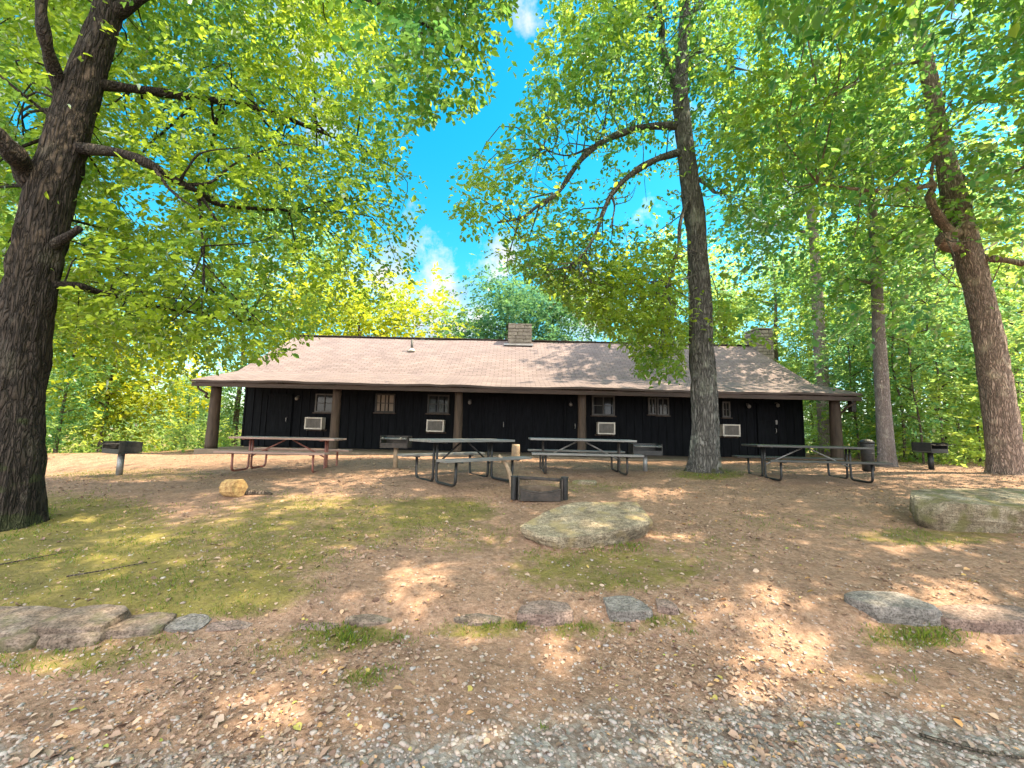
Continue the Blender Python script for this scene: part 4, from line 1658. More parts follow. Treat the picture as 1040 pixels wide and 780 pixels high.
# ---- tree in front of the cabin
MTd = 9.7
MT = np.array([at(715, 478, MTd)[0], MTd, 0])
MT[2] = gz(MT[0], MT[1]) - .02
mt_ = empty("hickory_tree", MT, 0, 'tall tree with a straight furrowed grey trunk standing in front of the cabin', 'tree')
tr = [MT + np.array([0, 0, -.08]), at(715, 455, MTd), at(715.5, 420, MTd), at(713, 360, MTd), at(711, 300, MTd), at(707, 240, MTd), at(700, 180, MTd), at(694, 130, MTd), at(691, 90, MTd), at(694, 45, MTd), at(696, 0, MTd), at(693, -80, MTd), at(680, -190, MTd + .1), at(668, -300, MTd + .2)]
mrad = [.37, .31, .285, .265, .25, .235, .215, .20, .175, .15, .13, .11, .08, .05]
_, q_m = trunk_obj("trunk", mt_, tr, mrad, M['bark_mid'], 72, 300, .13, .38, 5, 2.0, 8.0, 1.5)
limbs_m = []
B = M['bark_mid']
limb(mt_, [at(689, 128, 9.7), at(655, 129, 9.6), at(620, 140, 9.5), at(596, 156, 9.3), at(580, 176, 9.2), at(566, 196, 9.0), at(548, 208, 8.9), at(530, 221, 8.8), at(505, 226, 8.8)], .095, .022, B, limbs_m, 44)
limb(mt_, [at(692, 154, 9.7), at(664, 163, 9.5), at(640, 178, 9.3), at(622, 196, 9.2), at(613, 215, 9.1), at(606, 236, 9.0), at(592, 258, 8.9), at(576, 272, 8.9)], .09, .018, B, limbs_m, 40)
limb(mt_, [at(561, 196, 9.0), at(556, 206, 8.9), at(545, 215, 8.8)], .03, .01, B, limbs_m, 12, sides=8)
limb(mt_, [at(622, 200, 9.2), at(624, 212, 9.1), at(620, 232, 9.0)], .03, .01, B, limbs_m, 12, sides=8)
limb(mt_, [at(600, 150, 9.3), at(575, 158, 9.4), at(548, 150, 9.6)], .03, .008, B, limbs_m, 14, sides=8)
limb(mt_, [at(704, 178, 9.7), at(718, 188, 9.5), at(728, 196, 9.4), at(742, 188, 9.3)], .05, .015, B, limbs_m, 16)
limb(mt_, [at(700, 200, 9.6), at(691, 225, 9.3), at(689, 250, 9.1), at(684, 270, 9.0), at(676, 300, 8.9)], .055, .012, B, limbs_m, 24)
limb(mt_, [at(691, 95, 9.7), at(680, 72, 9.6), at(673, 48, 9.5), at(668, 10, 9.3), at(640, -50, 9.0)], .13, .05, B, limbs_m, 24)
limb(mt_, [at(696, 20, 9.7), at(725, -10, 9.8), at(770, -50, 10), at(830, -60, 10.3)], .07, .02, B, limbs_m, 24)
limb(mt_, [at(694, -60, 9.7), at(640, -110, 9.4), at(560, -120, 9.2), at(500, -70, 9.2)], .07, .02, B, limbs_m, 24)
limb(mt_, [at(696, 60, 9.8), at(722, 50, 10.2), at(745, 70, 10.6)], .04, .012, B, limbs_m, 16)
M_OUT = [(-300, 470), (-60, 530), (0, 560), (40, 545), (90, 538), (125, 520), (150, 492), (165, 470), (185, 458), (210, 455), (232, 468), (250, 482), (268, 515), (290, 545), (320, 590), (352, 636), (385, 650)]
m_lim = poly_keep(M_OUT)
M_BLOB = [(600, 60, 60, 60, 1.0), (640, 20, 60, 50, 1.0), (560, 110, 40, 36, .8), (510, 190, 46, 34, .9), (560, 240, 45, 36, .9), (480, 205, 26, 22, .8), (650, 100, 40, 50, .8), (740, 100, 42, 60, .8), (730, 30, 46, 50, .8),
          (640, 300, 60, 36, 1.5), (665, 340, 36, 34, 1.8), (700, 300, 26, 40, 1.0), (600, 285, 40, 28, 1.3), (545, 275, 36, 26, 1.2), (640, 250, 30, 24, .4), (560, -60, 80, 60, .8), (700, -70, 90, 70, 1.0), (640, 180, 40, 30, .35), (745, 200, 30, 40, .5), (735, 330, 26, 18, .8), (760, 150, 40, 40, .6)]
Cm = []
for (bx, by, rx, ry, w) in M_BLOB:
    k = int(w * rx * ry / 23)
    for _ in range(max(3, k)):
        a, r_ = rng.random() * 2 * np.pi, math.sqrt(rng.random())
        Cm.append(at(bx + rx * r_ * math.cos(a), by + ry * r_ * math.sin(a), rng.uniform(8.4, 11.4) if by > 240 else rng.uniform(7.6, 12.0)))
C_m = np.array(Cm)


def m_keep(P):
    u, v, dep = pix(P)
    ok = (u > m_lim(v) + rng.normal(0, 5, len(u))) | (v < -40)
    for gx, gy, a, b in [(602, 172, 15, 14), (632, 214, 24, 13), (655, 190, 16, 12), (722, 215, 12, 26), (720, 270, 9, 20), (645, 160, 22, 10), (690, 315, 6, 16), (580, 140, 10, 6), (530, 20, 14, 30), (755, 60, 12, 16)]:
        ok &= ~((((u - gx) / a) ** 2 + ((v - gy) / b) ** 2 < 1) & (rng.random(len(u)) < .93))
    qx = np.interp(v, [0, 90, 130, 180, 240, 300, 360, 478], [696, 691, 694, 700, 707, 711, 713, 715])
    ok &= ~((np.abs(u - qx) < 14 + v * .012) & (dep < MTd + .3) & (rng.random(len(u)) < np.where(v > 80, .96, .6)))
    ok &= ~((v > 384 + rng.normal(0, 4, len(u))) | ((v > 350) & (u > 695)))
    return ok


crown("crown", mt_, C_m, 7, .36, 8, .120, M['leaf_mid'], m_keep, True, .38, ratio=.58, bias=np.where(pix(C_m)[1] > 235, .14, .02))  # lower clumps get a lighter leaf tone, standing in for backlight
U_m = np.stack([rng.normal(MT[0], 2.4, 80), rng.normal(MT[1] - .3, 2.0, 80), rng.uniform(12.5, 17, 80)], -1)
crown("upper_crown", mt_, U_m, 8, .6, 8, .19, M['leaf_mid'], m_keep, True, .55, fine=False)
twigs("twigs", mt_, np.vstack(limbs_m), C_m[::6], B)

# ---- right tree
RTd = 9.6
RT = np.array([at(1022, 480, RTd)[0], RTd, 0])
RT[2] = gz(RT[0], RT[1]) - .02
rt = empty("maple_tree", RT, 0, 'stout reddish tan trunk leaning left with a knotted fork, behind the mossy ledge', 'tree')
tr = [RT + np.array([0, 0, -.08]), at(1020, 460, RTd), at(1013, 400, RTd), at(1003, 340, RTd), at(992, 290, RTd), at(980, 248, RTd), at(972, 215, RTd), at(964, 180, RTd), at(955, 140, RTd + .1), at(944, 80, RTd + .2), at(930, 20, RTd + .2), at(916, -40, RTd + .3), at(900, -130, RTd + .5)]
rrad = [.34, .30, .28, .265, .255, .26, .265, .205, .18, .165, .15, .13, .10]
_, q_r = trunk_obj("trunk", rt, tr, rrad, M['bark_right'], 60, 260, .08, .25, 5, 3.0, 8.0, 2.6)
limbs_r = []
B = M['bark_right']
limb(rt, [at(978, 240, 9.6), at(962, 232, 9.4), at(950, 215, 9.2), at(944, 200, 9.15), at(948, 188, 9.1), at(935, 190, 9.0), at(905, 194, 8.8), at(870, 192, 8.6), at(830, 186, 8.5)], .12, .02, B, limbs_r, 44)
limb(rt, [at(968, 250, 9.5), at(958, 246, 9.2), at(960, 236, 9.1)], .16, .11, B, limbs_r, 14)
limb(rt, [at(985, 258, 9.6), at(1003, 262, 9.4), at(1020, 264, 9.2), at(1050, 270, 8.9), at(1100, 280, 8.6)], .10, .04, B, limbs_r, 24)
limb(rt, [at(948, 195, 9.1), at(946, 175, 9.0), at(952, 150, 8.9), at(960, 100, 8.7)], .05, .015, B, limbs_r, 20)
limb(rt, [at(955, 150, 9.7), at(985, 185, 9.4), at(1020, 178, 9.0), at(1060, 160, 8.6)], .06, .02, B, limbs_r, 24)
limb(rt, [at(940, 60, 9.8), at(900, 70, 9.5), at(850, 95, 9.2), at(800, 120, 9.0)], .07, .015, B, limbs_r, 24)
limb(rt, [at(925, 0, 9.8), at(985, -20, 9.2), at(1040, -10, 8.8)], .07, .02, B, limbs_r, 24)


def r_region(u, v):
    if v > 330 or (v > 285 and u < 900):
        return False
    return rng.random() < (.30 if v > 215 else .55 if v > 170 else 1.0)


C_r = scatter_px(700, {'box': (775, 1130, -90, 330), 'f': r_region}, lambda u, v: (6.6, 12.2))


def r_keep(P):
    u, v, dep = pix(P)
    ok = np.ones(len(u), bool)
    for gx, gy, a, b in [(965, 12, 28, 14), (1010, 128, 26, 18), (985, 132, 22, 14), (812, 240, 20, 9), (925, 210, 8, 8), (960, 270, 12, 10), (880, 235, 8, 7), (1025, 30, 12, 14), (905, 300, 12, 7), (800, 60, 14, 10), (780, 150, 14, 10)]:
        ok &= ~((((u - gx) / a) ** 2 + ((v - gy) / b) ** 2 < 1) & (rng.random(len(u)) < .9))
    for ux, v0 in ((839, 235), (897, 290)):
        ok &= ~((np.abs(u - ux) < 10) & (v > v0) & (rng.random(len(u)) < .85))
    qx = np.interp(v, [0, 80, 140, 215, 290, 400, 478], [925, 944, 955, 972, 992, 1013, 1022])
    ok &= ~((np.abs(u - qx + 6) < 28) & (dep < RTd + .4) & (rng.random(len(u)) < np.where(v > 170, .985, .55)))
    return ok


crown("crown", rt, C_r, 7, .40, 8, .135, M['leaf_right'], r_keep, True, .42, ratio=.6)
U_r = np.stack([rng.normal(RT[0] - 1, 3.0, 80), rng.normal(RT[1], 2.6, 80), rng.uniform(10.5, 17, 80)], -1)
crown("upper_crown", rt, U_r, 8, .6, 8, .2, M['leaf_right'], r_keep, True, .55, fine=False)
twigs("twigs", rt, np.vstack(limbs_r), C_r[::6], B)

# ---- tree standing beside the photo's right edge; its crown shades the yard and fills the upper right corner
OT = np.array([9.6, 2.2, gz(9.6, 2.2) - .05])
ot = empty("shade_tree", OT, 0, 'tree just outside the right edge whose leaves hang into the top of the photo', 'tree')
tr = [OT, OT + [-.1, 0, 2.5], OT + [-.3, .1, 5], OT + [-.6, .2, 8], OT + [-.8, .2, 11]]
trunk_obj("trunk", ot, tr, [.38, .3, .26, .2, .1], M['bark_right'], 28, 60, .06, .2, 5, 5.0)
limbs_o = [spline(tr, 60)]
for a, ln in ((2.9, 6.0), (3.3, 7.0), (4.0, 5.0), (3.0, 7.5), (5.2, 3), (1.2, 4)):
    s = OT + np.array([-.45, .15, 5.6 + rng.random() * 3])
    dv = np.array([math.cos(a), math.sin(a), .12])
    limb(ot, [s, s + dv * ln * .33 + [0, 0, .5], s + dv * ln * .7 + [0, 0, .7], s + dv * ln], .11, .02, M['bark_right'], limbs_o, 24, sides=10)
n = 1000
C_o = np.stack([rng.uniform(.5, 13.5, n), rng.uniform(-2.2, 7.2, n), rng.uniform(7.4, 11.5, n)], -1)
k = (C_o[:, 2] > 1.55 + 1.05 * C_o[:, 1] + .4) | (C_o[:, 0] > 1.05 * C_o[:, 1] + 3)
C_o = C_o[k]


def o_keep(P):
    u, v, dep = pix(P)
    return ~((dep > .3) & (v > 40) & (u < 1045) & (u > 0)) & ~((dep > .3) & (v > -20) & (u < 770) & (u > 0))


crown("crown", ot, C_o, 8, .5, 8, .17, M['leaf_right'], o_keep, True, .5)
twigs("twigs", ot, np.vstack(limbs_o), C_o[::14], M['bark_right'])


# ------------------------------------------------------------------ trees farther off
def woodland_tree(name, kind, H, crown_lo, cr, n_clump, leaf, leaf_m, bark_m, r0, label, group, lean=0.0, squash=1.0, n_spray=7, n_leaf=7, limbs_n=7, ratio=.6):
    """one tree around the origin: trunk with limbs, crown of clumps along the limbs"""
    e = empty(name, (0, 0, 0), 0, label, 'tree', group)
    pts = [(0, 0, -.3), (lean * .15, .05, H * .25), (lean * .5, -.05, H * .5), (lean * .8, .1, H * .75), (lean, 0, H * .97)]
    mb = MB()
    q = spline(pts, 26)
    V, Fc = tube_geo(q, np.interp(np.linspace(0, 1, 26), [0, .05, .6, 1], [r0 * 1.25, r0, r0 * .6, .02]), 12, True, .05, 2, 3, H)
    mb.add(V, Fc)
    mids, ctr = [], []
    for i in range(limbs_n):
        f = crown_lo + (1 - crown_lo) * (i + .4) / limbs_n
        b = q[int(f * 25)]
        a = i * 2.4 + rng.random()
        env = math.sin(math.pi * min(1, max(.12, (f - crown_lo * .8) / (1.08 - crown_lo * .8)))) ** .7
        ln = cr * env * rng.uniform(.75, 1.1)
        dv = np.array([math.cos(a), math.sin(a), .25])
        lq = spline([b, b + dv * ln * .5 + [0, 0, .1 * ln], b + dv * ln + [0, 0, -.02 * ln]], 8)
        mb.tube(lq, np.linspace(r0 * .35 * (1.1 - f) + .02, .012, 8), 6, False)
        for _ in range(max(1, n_clump // limbs_n)):
            t = rng.uniform(.25, 1.08)
            p = b + dv * ln * t + rng.normal(0, cr * .22, 3) * np.array([1, 1, .6 * squash])
            ctr.append(p)
    mb.build("trunk", bark_m, e, True)
    C = np.array(ctr)
    crown("crown", e, C, n_spray, cr * .11 + .12, n_leaf, leaf, leaf_m, None, False, leaf * 2.6, fine=False, ratio=ratio)
    return e


def place(e, x, y, s=1.0, rz=0.0, label=None, group=None, dz=0.0, first=False):
    o = e if first else copy_tree(e)
    o.location = (x, y, gz(x, y) + dz)
    o.rotation_euler = (0, 0, rz)
    o.scale = (s, s, s * rng.uniform(.95, 1.05))
    if label:
        o['label'] = label
    if group:
        o['group'] = group
    return o


GW = 'slender trees of the wood right of the cabin'
GL = 'green trees on the slope left of the cabin'
GB = 'green trees rising behind the cabin roof'
LW = 'slender green tree among the woods to the right of the cabin'
LL = 'leafy green tree on the slope to the left of the cabin'
LB = 'tall green tree rising beyond the cabin roof'
PA = woodland_tree("woodland_tree", 0, 14, .30, 3.2, 150, .25, M['leaf_far'], M['bark_far'], .20, LW, GW)
PB = woodland_tree("woodland_tree", 1, 17, .42, 3.4, 150, .25, M['leaf_far'], M['bark_pale'], .22, LW, GW, .5)
PC = woodland_tree("woodland_tree", 2, 9, .15, 2.4, 150, .20, M['leaf_far'], M['bark_far'], .11, LW, GW, -.3)
PD = woodland_tree("blue_green_tree", 3, 15, .22, 5.4, 460, .30, M['leaf_teal'], M['bark_far'], .32, LB, GB, 0, 1.0)


def xp(u, d):
    return at(u, 430, d)[0]


first = {id(PA): True, id(PB): True, id(PC): True, id(PD): True}


def put(e, u, d, s, label=None, group=None, dz=0.0):
    f = first.get(id(e), False)
    first[id(e)] = False
    return place(e, xp(u, d), d, s, rng.random() * 6.28, label, group, dz, f)


# right: wood down to the ground
for u, d, s, p in [(792, 27, 1.0, PA), (830, 30, 1.05, PB), (868, 21, .95, PC), (885, 26, 1.0, PA), (925, 20, .9, PA), (950, 25, 1.0, PB), (985, 19, .9, PA),
                   (1040, 21, 1.0, PB), (1035, 15.5, .85, PC), (1085, 26, 1.0, PA), (960, 16.5, .8, PC), (905, 16.5, .75, PC), (735, 36, 1.1, PA), (1000, 40, 1.2, PB), (812, 27, .7, PC), (806, 36, .9, PC), (826, 23, .6, PC)]:
    put(p, u, d, s, LW, GW)
# left slope: crowns reach up behind the big tree
for u, d, s, p in [(20, 17, .9, PC), (40, 27, 1.0, PA), (-30, 22, 1.0, PB), (95, 34, .95, PA), (180, 30, .8, PC), (205, 36, .8, PA), (-80, 17, 1.0, PA), (-140, 24, 1.1, PB), (232, 33, .55, PC), (135, 44, .9, PB), (60, 14, .5, PC), (-20, 36, 1.2, PB), (215, 24, .5, PC), (190, 19, .35, PC), (236, 27, .42, PC), (228, 40, .62, PC), (10, 24, 1.0, PA), (240, 48, .7, PC), (285, 31, 1.2, PB), (240, 26, .9, PA)]:
    put(p, u, d, s, LL, GL)
# behind the roof
for u, d, s, p, lb in [(512, 33, .95, PD, 'dense blue green tree rising just left of the middle chimney'), (560, 36, 1.02, PD, 'blue green tree rising just right of the middle chimney'), (482, 42, .72, PD, 'lower blue green tree right beside the cloud, above the roof'),
                       (610, 40, .82, PA, LB), (650, 36, .95, PA, LB), (700, 34, 1.1, PB, LB), (740, 31, 1.1, PA, LB), (665, 42, 1.1, PB, LB), (585, 46, .8, PC, LB), (715, 42, 1.1, PA, LB), (330, 48, .80, PC, LB)]:
    o = put(p, u, d, s, lb, GB)
# yellow trees
PY = woodland_tree("yellow_tree", 4, 5.2, .22, 2.7, 300, .17, M['leaf_yellow'], M['bark_far'], .08, 'small yellow leaved tree behind the left pedestal grill', None, .2, .4, 7, 7, 9)
place(PY, xp(104, 15.5), 15.5, 1.0, .4, first=True)
o = place(PY, xp(362, 30), 30, 2.1, 2.0, 'yellow leaved tree peeking over the left end of the roof ridge', dz=1.0)

# two clear trunks at the right end of the cabin
PP = woodland_tree("pine_tree", 5, 19, .42, 3.8, 280, .24, M['leaf_right'], M['bark_pale'], .30, 'straight pale trunk rising right behind the last porch post', None, -.2)
place(PP, xp(839, 18), 18, 1.0, 0, first=True)
o = place(PP, xp(898, 11.2), 11.2, .62, 2.2, 'slim brown trunk standing between the trash can and the right grill')
PS = woodland_tree("sapling", 6, 6.5, .25, 1.5, 60, .16, M['leaf_far'], M['bark_far'], .045, 'thin sapling in the wood behind the right grill', 'saplings behind the right grill', .3)
fs = True
for u, d, s in [(916, 13.5, 1), (928, 14.5, 1.1), (958, 13.2, .9), (975, 15, 1.1), (992, 13.5, .8), (935, 12.5, .7), (870, 14.5, .7), (1052, 12.4, .7)]:
    place(PS, xp(u, d), d, s, rng.random() * 6, first=fs)
    fs = False

# undergrowth: bushes beyond the yard, one mass
def undergrowth():
    Cs = []
    for _ in range(2600):
        if rng.random() < .62:
            u, d = rng.uniform(815, 1180), 12.2 + 16 * rng.random() ** 1.3
            hmax = 1.7
        else:
            u, d = rng.uniform(-160, 246), 13.5 + 22 * rng.random()
            hmax = 1.6
        x = xp(u, d)
        if WXL - 1.2 < x < WXR + 1.2 and d > 12:
            continue
        g = gz(x, d)
        bump = .35 + 1.0 * float(vnoise(np.array([[x * .45, d * .45, 2.0]]))[0])
        Cs.append((x, d, g + .05 + hmax * bump * rng.random() ** 1.2))
    C = np.array(Cs)
    e = bpy.data.objects.new("tmp", None)
    e.location = (0, 0, 0)
    r = sprays(C, 4, .28, 6, .15, .38)
    P, D, Nn, var = r
    Ls = .15 * rng.uniform(.6, 1.3, len(P))
    o = leaf_cloud("undergrowth", P, D, Nn, Ls, Ls * .6, np.clip(var + .15, 0, 1), M['leaf_far'], None, False)
    tag(o, 'green undergrowth covering the slopes beyond the yard', kind='stuff')


undergrowth()


# ------------------------------------------------------------------ loose stuff on the ground
def ground_scatter(n, near_bias, dmax):
    """points on the visible yard, denser near the camera"""
    d = 1.2 + (dmax - 1.2) * rng.random(n) ** near_bias
    u = rng.uniform(-60, 1100, n)
    x = (u - 520) / F * d
    return x, d, gh(x, d) + 0.0


def ground_z(x, y):
    z = gh(x, y)
    return z + (fbm(np.stack([x * 4, y * 4, 0 * x], -1), 4) - .5) * .035


def litter():
    m, nt, N, L, b = new_mat("dry_leaves")
    a = N.new("ShaderNodeAttribute")
    a.attribute_name = "var"
    r = ramp(N, [(0, (.11, .06, .042)), (.3, (.23, .14, .10)), (.6, (.31, .205, .15)), (.88, (.35, .255, .19)), (.97, (.42, .22, .08)), (1.0, (.26, .30, .06))])
    L.new(a.outputs["Fac"], r.inputs["Fac"])
    L.new(r.outputs[0], b.inputs["Base Color"])
    b.inputs["Roughness"].default_value = .75
    n = 90000
    x, d, _ = ground_scatter(n, 1.35, 13.2)
    cl = fbm(np.stack([x * .8, d * .8, 0 * x], -1), 3)
    k = rng.random(n) < np.clip((cl - .32) * 3, .12, 1)
    x, d = x[k], d[k]
    z = ground_z(x, d)
    g = green_at(x, d, z)
    k = rng.random(len(x)) < 1 - .78 * np.clip(g, 0, 1)
    x, d, z = x[k], d[k], z[k]
    m_ = len(x)
    a_ = rng.random(m_) * 2 * np.pi
    D = unit(np.stack([np.cos(a_), np.sin(a_), rng.normal(0, .22, m_)], -1))
    Nn = unit(np.array([0, 0, 1.0]) + rng.normal(0, .35, (m_, 3)))
    Ls = .019 * np.exp(np.clip(rng.normal(0, .5, m_), -1.0, 1.15))
    var = rng.random(m_) ** .9
    o = leaf_cloud("fallen_leaves", np.stack([x, d, z + .008], -1), D, Nn, Ls, Ls * rng.uniform(.45, .85, m_), var, m)
    tag(o, 'dry brown leaves scattered over the yard', kind='stuff')


litter()


def pebbles():
    m, nt, N, L, b = new_mat("gravel_stones")
    a = N.new("ShaderNodeAttribute")
    a.attribute_name = "var"
    r = ramp(N, [(0, (.19, .14, .118)), (.3, (.27, .205, .17)), (.5, (.28, .25, .24)), (.7, (.32, .25, .215)), (.9, (.33, .275, .245)), (1, (.37, .325, .295))])
    L.new(a.outputs["Fac"], r.inputs["Fac"])
    L.new(r.outputs[0], b.inputs["Base Color"])
    b.inputs["Roughness"].default_value = .85
    n = 32000
    d = 1.15 + 4.0 * rng.random(n) ** 1.6
    u = rng.uniform(-80, 1120, n)
    x = (u - 520) / F * d
    edge_ = 2.34 + .20 * np.sin(x * 1.1) + .02 * x
    k = rng.random(n) < np.where(d < edge_, .95, np.clip(.6 - (d - edge_) * .5, .06, 1))
    x, d = x[k], d[k]
    z = ground_z(x, d)
    s = .0052 * np.exp(np.clip(rng.normal(0, .42, len(x)), -1, .85))
    base = np.array([(-1, -1, -.6), (1, -1, -.6), (1, 1, -.6), (-1, 1, -.6), (-.8, -.8, .6), (.8, -.8, .6), (.8, .8, .6), (-.8, .8, .6), (0, 0, .85), (0, -1.2, 0), (1.2, 0, 0), (0, 1.2, 0), (-1.2, 0, 0)], float)
    faces = [(4, 5, 8), (5, 6, 8), (6, 7, 8), (7, 4, 8), (0, 1, 9), (1, 5, 9), (5, 4, 9), (4, 0, 9), (1, 2, 10), (2, 6, 10), (6, 5, 10), (5, 1, 10), (2, 3, 11), (3, 7, 11), (7, 6, 11), (6, 2, 11), (3, 0, 12), (0, 4, 12), (4, 7, 12), (7, 3, 12)]
    nb = len(base)
    m_ = len(x)
    V = base[None] * (1 + rng.normal(0, .16, (m_, nb, 3)))
    V = V * np.stack([rng.uniform(.8, 1.5, m_), rng.uniform(.7, 1.1, m_), rng.uniform(.5, .85, m_)], -1)[:, None, :]
    a_ = rng.random(m_) * 6.283
    c, s_ = np.cos(a_)[:, None], np.sin(a_)[:, None]
    V = np.stack([V[..., 0] * c - V[..., 1] * s_, V[..., 0] * s_ + V[..., 1] * c, V[..., 2]], -1) * s[:, None, None]
    V = V + np.stack([x, d, z + s * .25], -1)[:, None, :]
    V = V.reshape(-1, 3)
    fl = (np.array(faces)[None] + (np.arange(m_) * nb)[:, None, None]).reshape(-1, 3)
    me = bpy.data.meshes.new("gravel")
    me.vertices.add(len(V))
    me.vertices.foreach_set("co", V.astype(np.float32).ravel())
    me.loops.add(fl.size)
    me.loops.foreach_set("vertex_index", fl.astype(np.int32).ravel())
    me.polygons.add(len(fl))
    me.polygons.foreach_set("loop_start", np.arange(len(fl), dtype=np.int32) * 3)
    me.polygons.foreach_set("loop_total", np.full(len(fl), 3, np.int32))
    me.update(calc_edges=True)
    at_ = me.attributes.new("var", 'FLOAT', 'POINT')
    at_.data.foreach_set("value", np.repeat(rng.random(m_), nb).astype(np.float32))
    me.materials.append(m)
    o = bpy.data.objects.new("gravel", me)
    COL.objects.link(o)
    tag(o, 'grey and tan gravel in the foreground', kind='stuff')


pebbles()


def grass():
    m = leaf_mat("grass_blades", (.06, .10, .015), (.17, .19, .03), (.30, .38, .03), .4, .2)
    n = 260000
    x, d, _ = ground_scatter(n, 1.25, 14)
    z = ground_z(x, d)
    g = green_at(x, d, z)
    cl = fbm(np.stack([x * 3.2, d * 3.2, 0 * x + 5], -1), 3)
    k = rng.random(n) < np.clip(g * (cl - .36) * 2.6, 0, 1)
    x, d, z = x[k], d[k], z[k]
    # tufts
    T = [(355, 648, 22, 10, 420, .05), (372, 690, 16, 8, 160, .035), (405, 650, 16, 6, 140, .04), (395, 680, 20, 8, 120, .03), (940, 648, 42, 9, 420, .05), (640, 556, 18, 4, 220, .05), (615, 560, 22, 4, 160, .04), (590, 637, 10, 4, 80, .04),
         (575, 638, 8, 4, 70, .035), (495, 637, 30, 4, 260, .035), (530, 637, 8, 3, 100, .04), (665, 633, 12, 4, 110, .035), (320, 640, 18, 5, 160, .035), (700, 645, 10, 3, 60, .03), (551, 741, 5, 2, 30, .03), (540, 562, 16, 4, 120, .035), (300, 665, 40, 12, 160, .03), (720, 484, 26, 2, 200, .05), (40, 520, 30, 4, 160, .05)]
    xs, ds, hs = [x], [d], [np.full(len(x), .028)]
    for (u, v, ru, rv, k_, h) in T:
        k_ = int(k_ * .7)
        a, r_ = rng.random(k_) * 6.28, rng.random(k_) ** .7 * 1.35
        uu, vv = u + ru * r_ * np.cos(a), v + rv * r_ * np.sin(a)
        dirs = np.stack([(uu - 520) / F, -(vv - 390) / F, -np.ones(k_)], -1) @ CMN.T
        dirs = dirs / dirs[:, 1:2]
        lo, hi = np.full(k_, 1.0), np.full(k_, 30.0)
        for _ in range(24):
            m_ = (lo + hi) / 2
            p = C0 + dirs * m_[:, None]
            up = p[:, 2] > gh(p[:, 0], p[:, 1])
            lo, hi = np.where(up, m_, lo), np.where(up, hi, m_)
        p = C0 + dirs * hi[:, None]
        xs.append(p[:, 0])
        ds.append(p[:, 1])
        hs.append(h * (1.15 - .55 * r_ / 1.35))
    x, d, h = np.concatenate(xs), np.concatenate(ds), np.concatenate(hs)
    z = ground_z(x, d)
    n = len(x)
    D = unit(np.stack([rng.normal(0, .55, n), rng.normal(0, .55, n), np.ones(n)], -1))
    Nn = unit(rng.normal(0, 1, (n, 3)) + np.array([0, -.3, 0]))
    Ls = h * rng.uniform(.6, 1.6, n)
    o = leaf_cloud("grass", np.stack([x, d, z - .003], -1), D, Nn, Ls, np.clip(Ls * .13, .0022, .010) * (1 + d * .06), rng.random(n), m, None, False)
    tag(o, 'short sparse grass and moss in patches on the yard', kind='stuff')


grass()

# ------------------------------------------------------------------ sun and sky
sun_d = bpy.data.lights.new("sun", 'SUN')
sun_d.energy = 3.8
sun_d.angle = R(.53)
sun_d.color = (1.0, .85, .60)
so = bpy.data.objects.new("sun", sun_d)
COL.objects.link(so)
so.rotation_euler = Vector(SUN).to_track_quat('Z', 'Y').to_euler()

w = bpy.data.worlds.new("World")
scene.world = w
w.use_nodes = True
nt = w.node_tree
N, L = nt.nodes, nt.links
N.clear()
out = N.new("ShaderNodeOutputWorld")
sky = N.new("ShaderNodeTexSky")
sky.sky_type = 'NISHITA'
sky.sun_disc = False
sky.sun_elevation = math.asin(SUN[2])
sky.sun_rotation = math.atan2(SUN[0], SUN[1])
sky.air_density = 1.0
sky.dust_density = .3
sky.ozone_density = 2.0
hs = N.new("ShaderNodeHueSaturation")
hs.inputs["Hue"].default_value = .462
hs.inputs["Saturation"].default_value = 1.45
L.new(sky.outputs[0], hs.inputs["Color"])
bg = N.new("ShaderNodeBackground")
bg.inputs["Strength"].default_value = .078
L.new(hs.outputs[0], bg.inputs["Color"])
tc = N.new("ShaderNodeTexCoord")
sp = N.new("ShaderNodeSeparateXYZ")
L.new(tc.outputs["Generated"], sp.inputs[0])
mxz = N.new("ShaderNodeMath")
mxz.operation = 'MAXIMUM'
mxz.inputs[1].default_value = .06
L.new(sp.outputs[2], mxz.inputs[0])
dv = N.new("ShaderNodeVectorMath")
dv.operation = 'DIVIDE'
cb = N.new("ShaderNodeCombineXYZ")
for i in range(3):
    L.new(mxz.outputs[0], cb.inputs[i])
L.new(tc.outputs["Generated"], dv.inputs[0])
L.new(cb.outputs[0], dv.inputs[1])


def cnoise(scale, vec, detail=8, rough=.6):
    n_ = N.new("ShaderNodeTexNoise")
    n_.inputs["Scale"].default_value = scale
    n_.inputs["Detail"].default_value = detail
    n_.inputs["Roughness"].default_value = rough
    L.new(vec, n_.inputs["Vector"])
    return n_


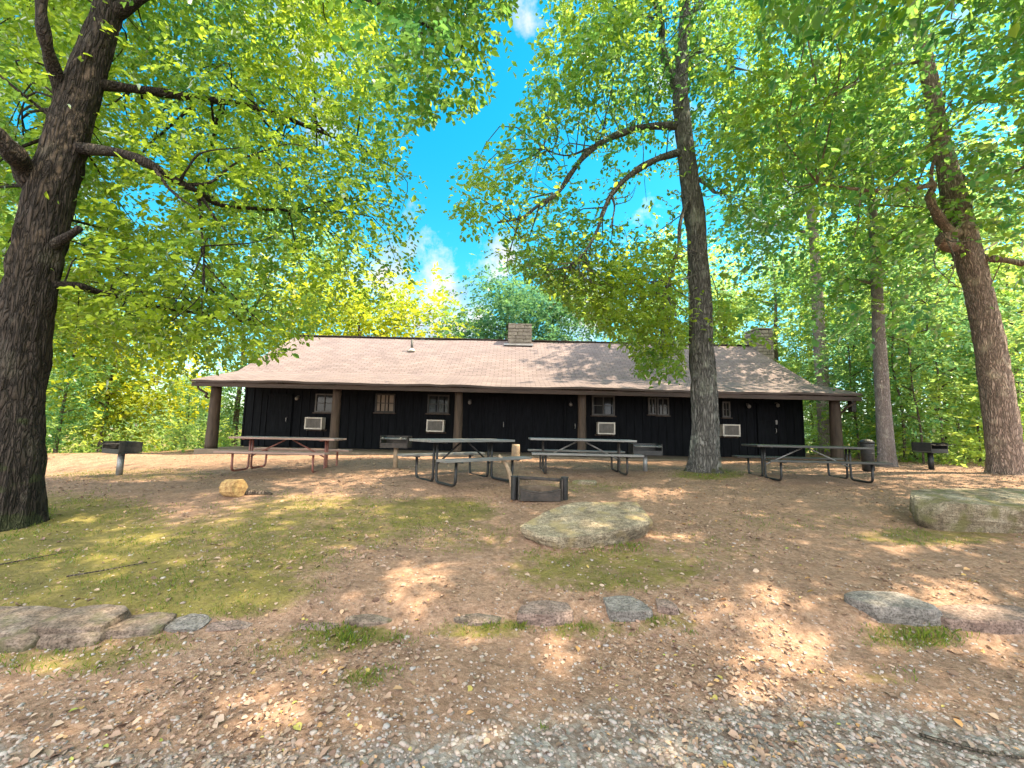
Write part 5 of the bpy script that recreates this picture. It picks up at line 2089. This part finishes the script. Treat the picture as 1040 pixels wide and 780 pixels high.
CLOUD_FRONT, CLOUD_FILL = .30, 1.45
n1 = cnoise(7.0, tc.outputs["Generated"])
tot = None
for (u, v, rad, amt) in [(440, 310, .30, .31), (415, 330, .2, .2), (455, 245, .14, .16), (590, 310, .22, .22), (760, 110, .30, .16), (970, 5, .16, .22), (150, 220, .35, .16), (650, 230, .2, .1), (820, 240, .35, .14), (545, 10, .1, .12), (250, 60, .3, .1), (480, 285, .12, .1), (None, (-.2, -.8, .55), 1.5, .45), (None, (.1, -.5, .85), 1.0, .35)]:  # last two banks lie out of view, added to lift the shade
    d_ = unit(at(u, v, 100.0) - C0) if u is not None else unit(np.array(v))
    vm = N.new("ShaderNodeVectorMath")
    vm.operation = 'DISTANCE'
    vm.inputs[1].default_value = tuple(d_)
    L.new(tc.outputs["Generated"], vm.inputs[0])
    mr = N.new("ShaderNodeMapRange")
    mr.inputs["From Min"].default_value = rad
    mr.inputs["From Max"].default_value = rad * .2
    mr.inputs["To Min"].default_value = 0
    mr.inputs["To Max"].default_value = amt
    L.new(vm.outputs["Value"], mr.inputs["Value"])
    if tot is None:
        tot = mr.outputs[0]
    else:
        a_ = N.new("ShaderNodeMath")
        a_.operation = 'MAXIMUM'
        L.new(tot, a_.inputs[0])
        L.new(mr.outputs[0], a_.inputs[1])
        tot = a_.outputs[0]
a_ = N.new("ShaderNodeMath")
a_.operation = 'ADD'
L.new(n1.outputs["Fac"], a_.inputs[0])
L.new(tot, a_.inputs[1])
rc = ramp(N, [(.64, (0, 0, 0)), (.80, (1, 1, 1))])
L.new(a_.outputs[0], rc.inputs["Fac"])
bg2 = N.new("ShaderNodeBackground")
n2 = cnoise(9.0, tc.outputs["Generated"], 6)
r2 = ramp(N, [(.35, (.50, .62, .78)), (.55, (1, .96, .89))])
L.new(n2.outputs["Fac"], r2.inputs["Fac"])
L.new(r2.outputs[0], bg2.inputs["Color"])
# cloud brightness rises towards the added, unseen fill bank behind the camera
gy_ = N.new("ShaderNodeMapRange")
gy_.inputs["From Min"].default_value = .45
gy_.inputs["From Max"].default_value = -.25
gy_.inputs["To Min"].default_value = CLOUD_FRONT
gy_.inputs["To Max"].default_value = CLOUD_FILL
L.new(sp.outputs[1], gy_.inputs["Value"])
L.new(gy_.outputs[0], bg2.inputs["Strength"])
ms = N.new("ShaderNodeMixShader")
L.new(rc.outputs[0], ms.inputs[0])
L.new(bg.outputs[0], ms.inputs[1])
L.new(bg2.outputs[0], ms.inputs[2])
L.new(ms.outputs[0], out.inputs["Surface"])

# ------------------------------------------------------------------ render settings
scene.view_settings.view_transform = 'Standard'
scene.view_settings.look = 'None'
scene.view_settings.gamma = 1.0
scene.view_settings.use_curve_mapping = False
scene.view_settings.exposure = 2.12
scene.render.engine = 'CYCLES'
cy = scene.cycles
cy.use_denoising = True
cy.denoiser = 'OPENIMAGEDENOISE'
cy.max_bounces = 8
cy.diffuse_bounces = 5
cy.glossy_bounces = 2
cy.transmission_bounces = 6
cy.transparent_max_bounces = 4
cy.sample_clamp_indirect = 6
cy.caustics_reflective = False
cy.caustics_refractive = False
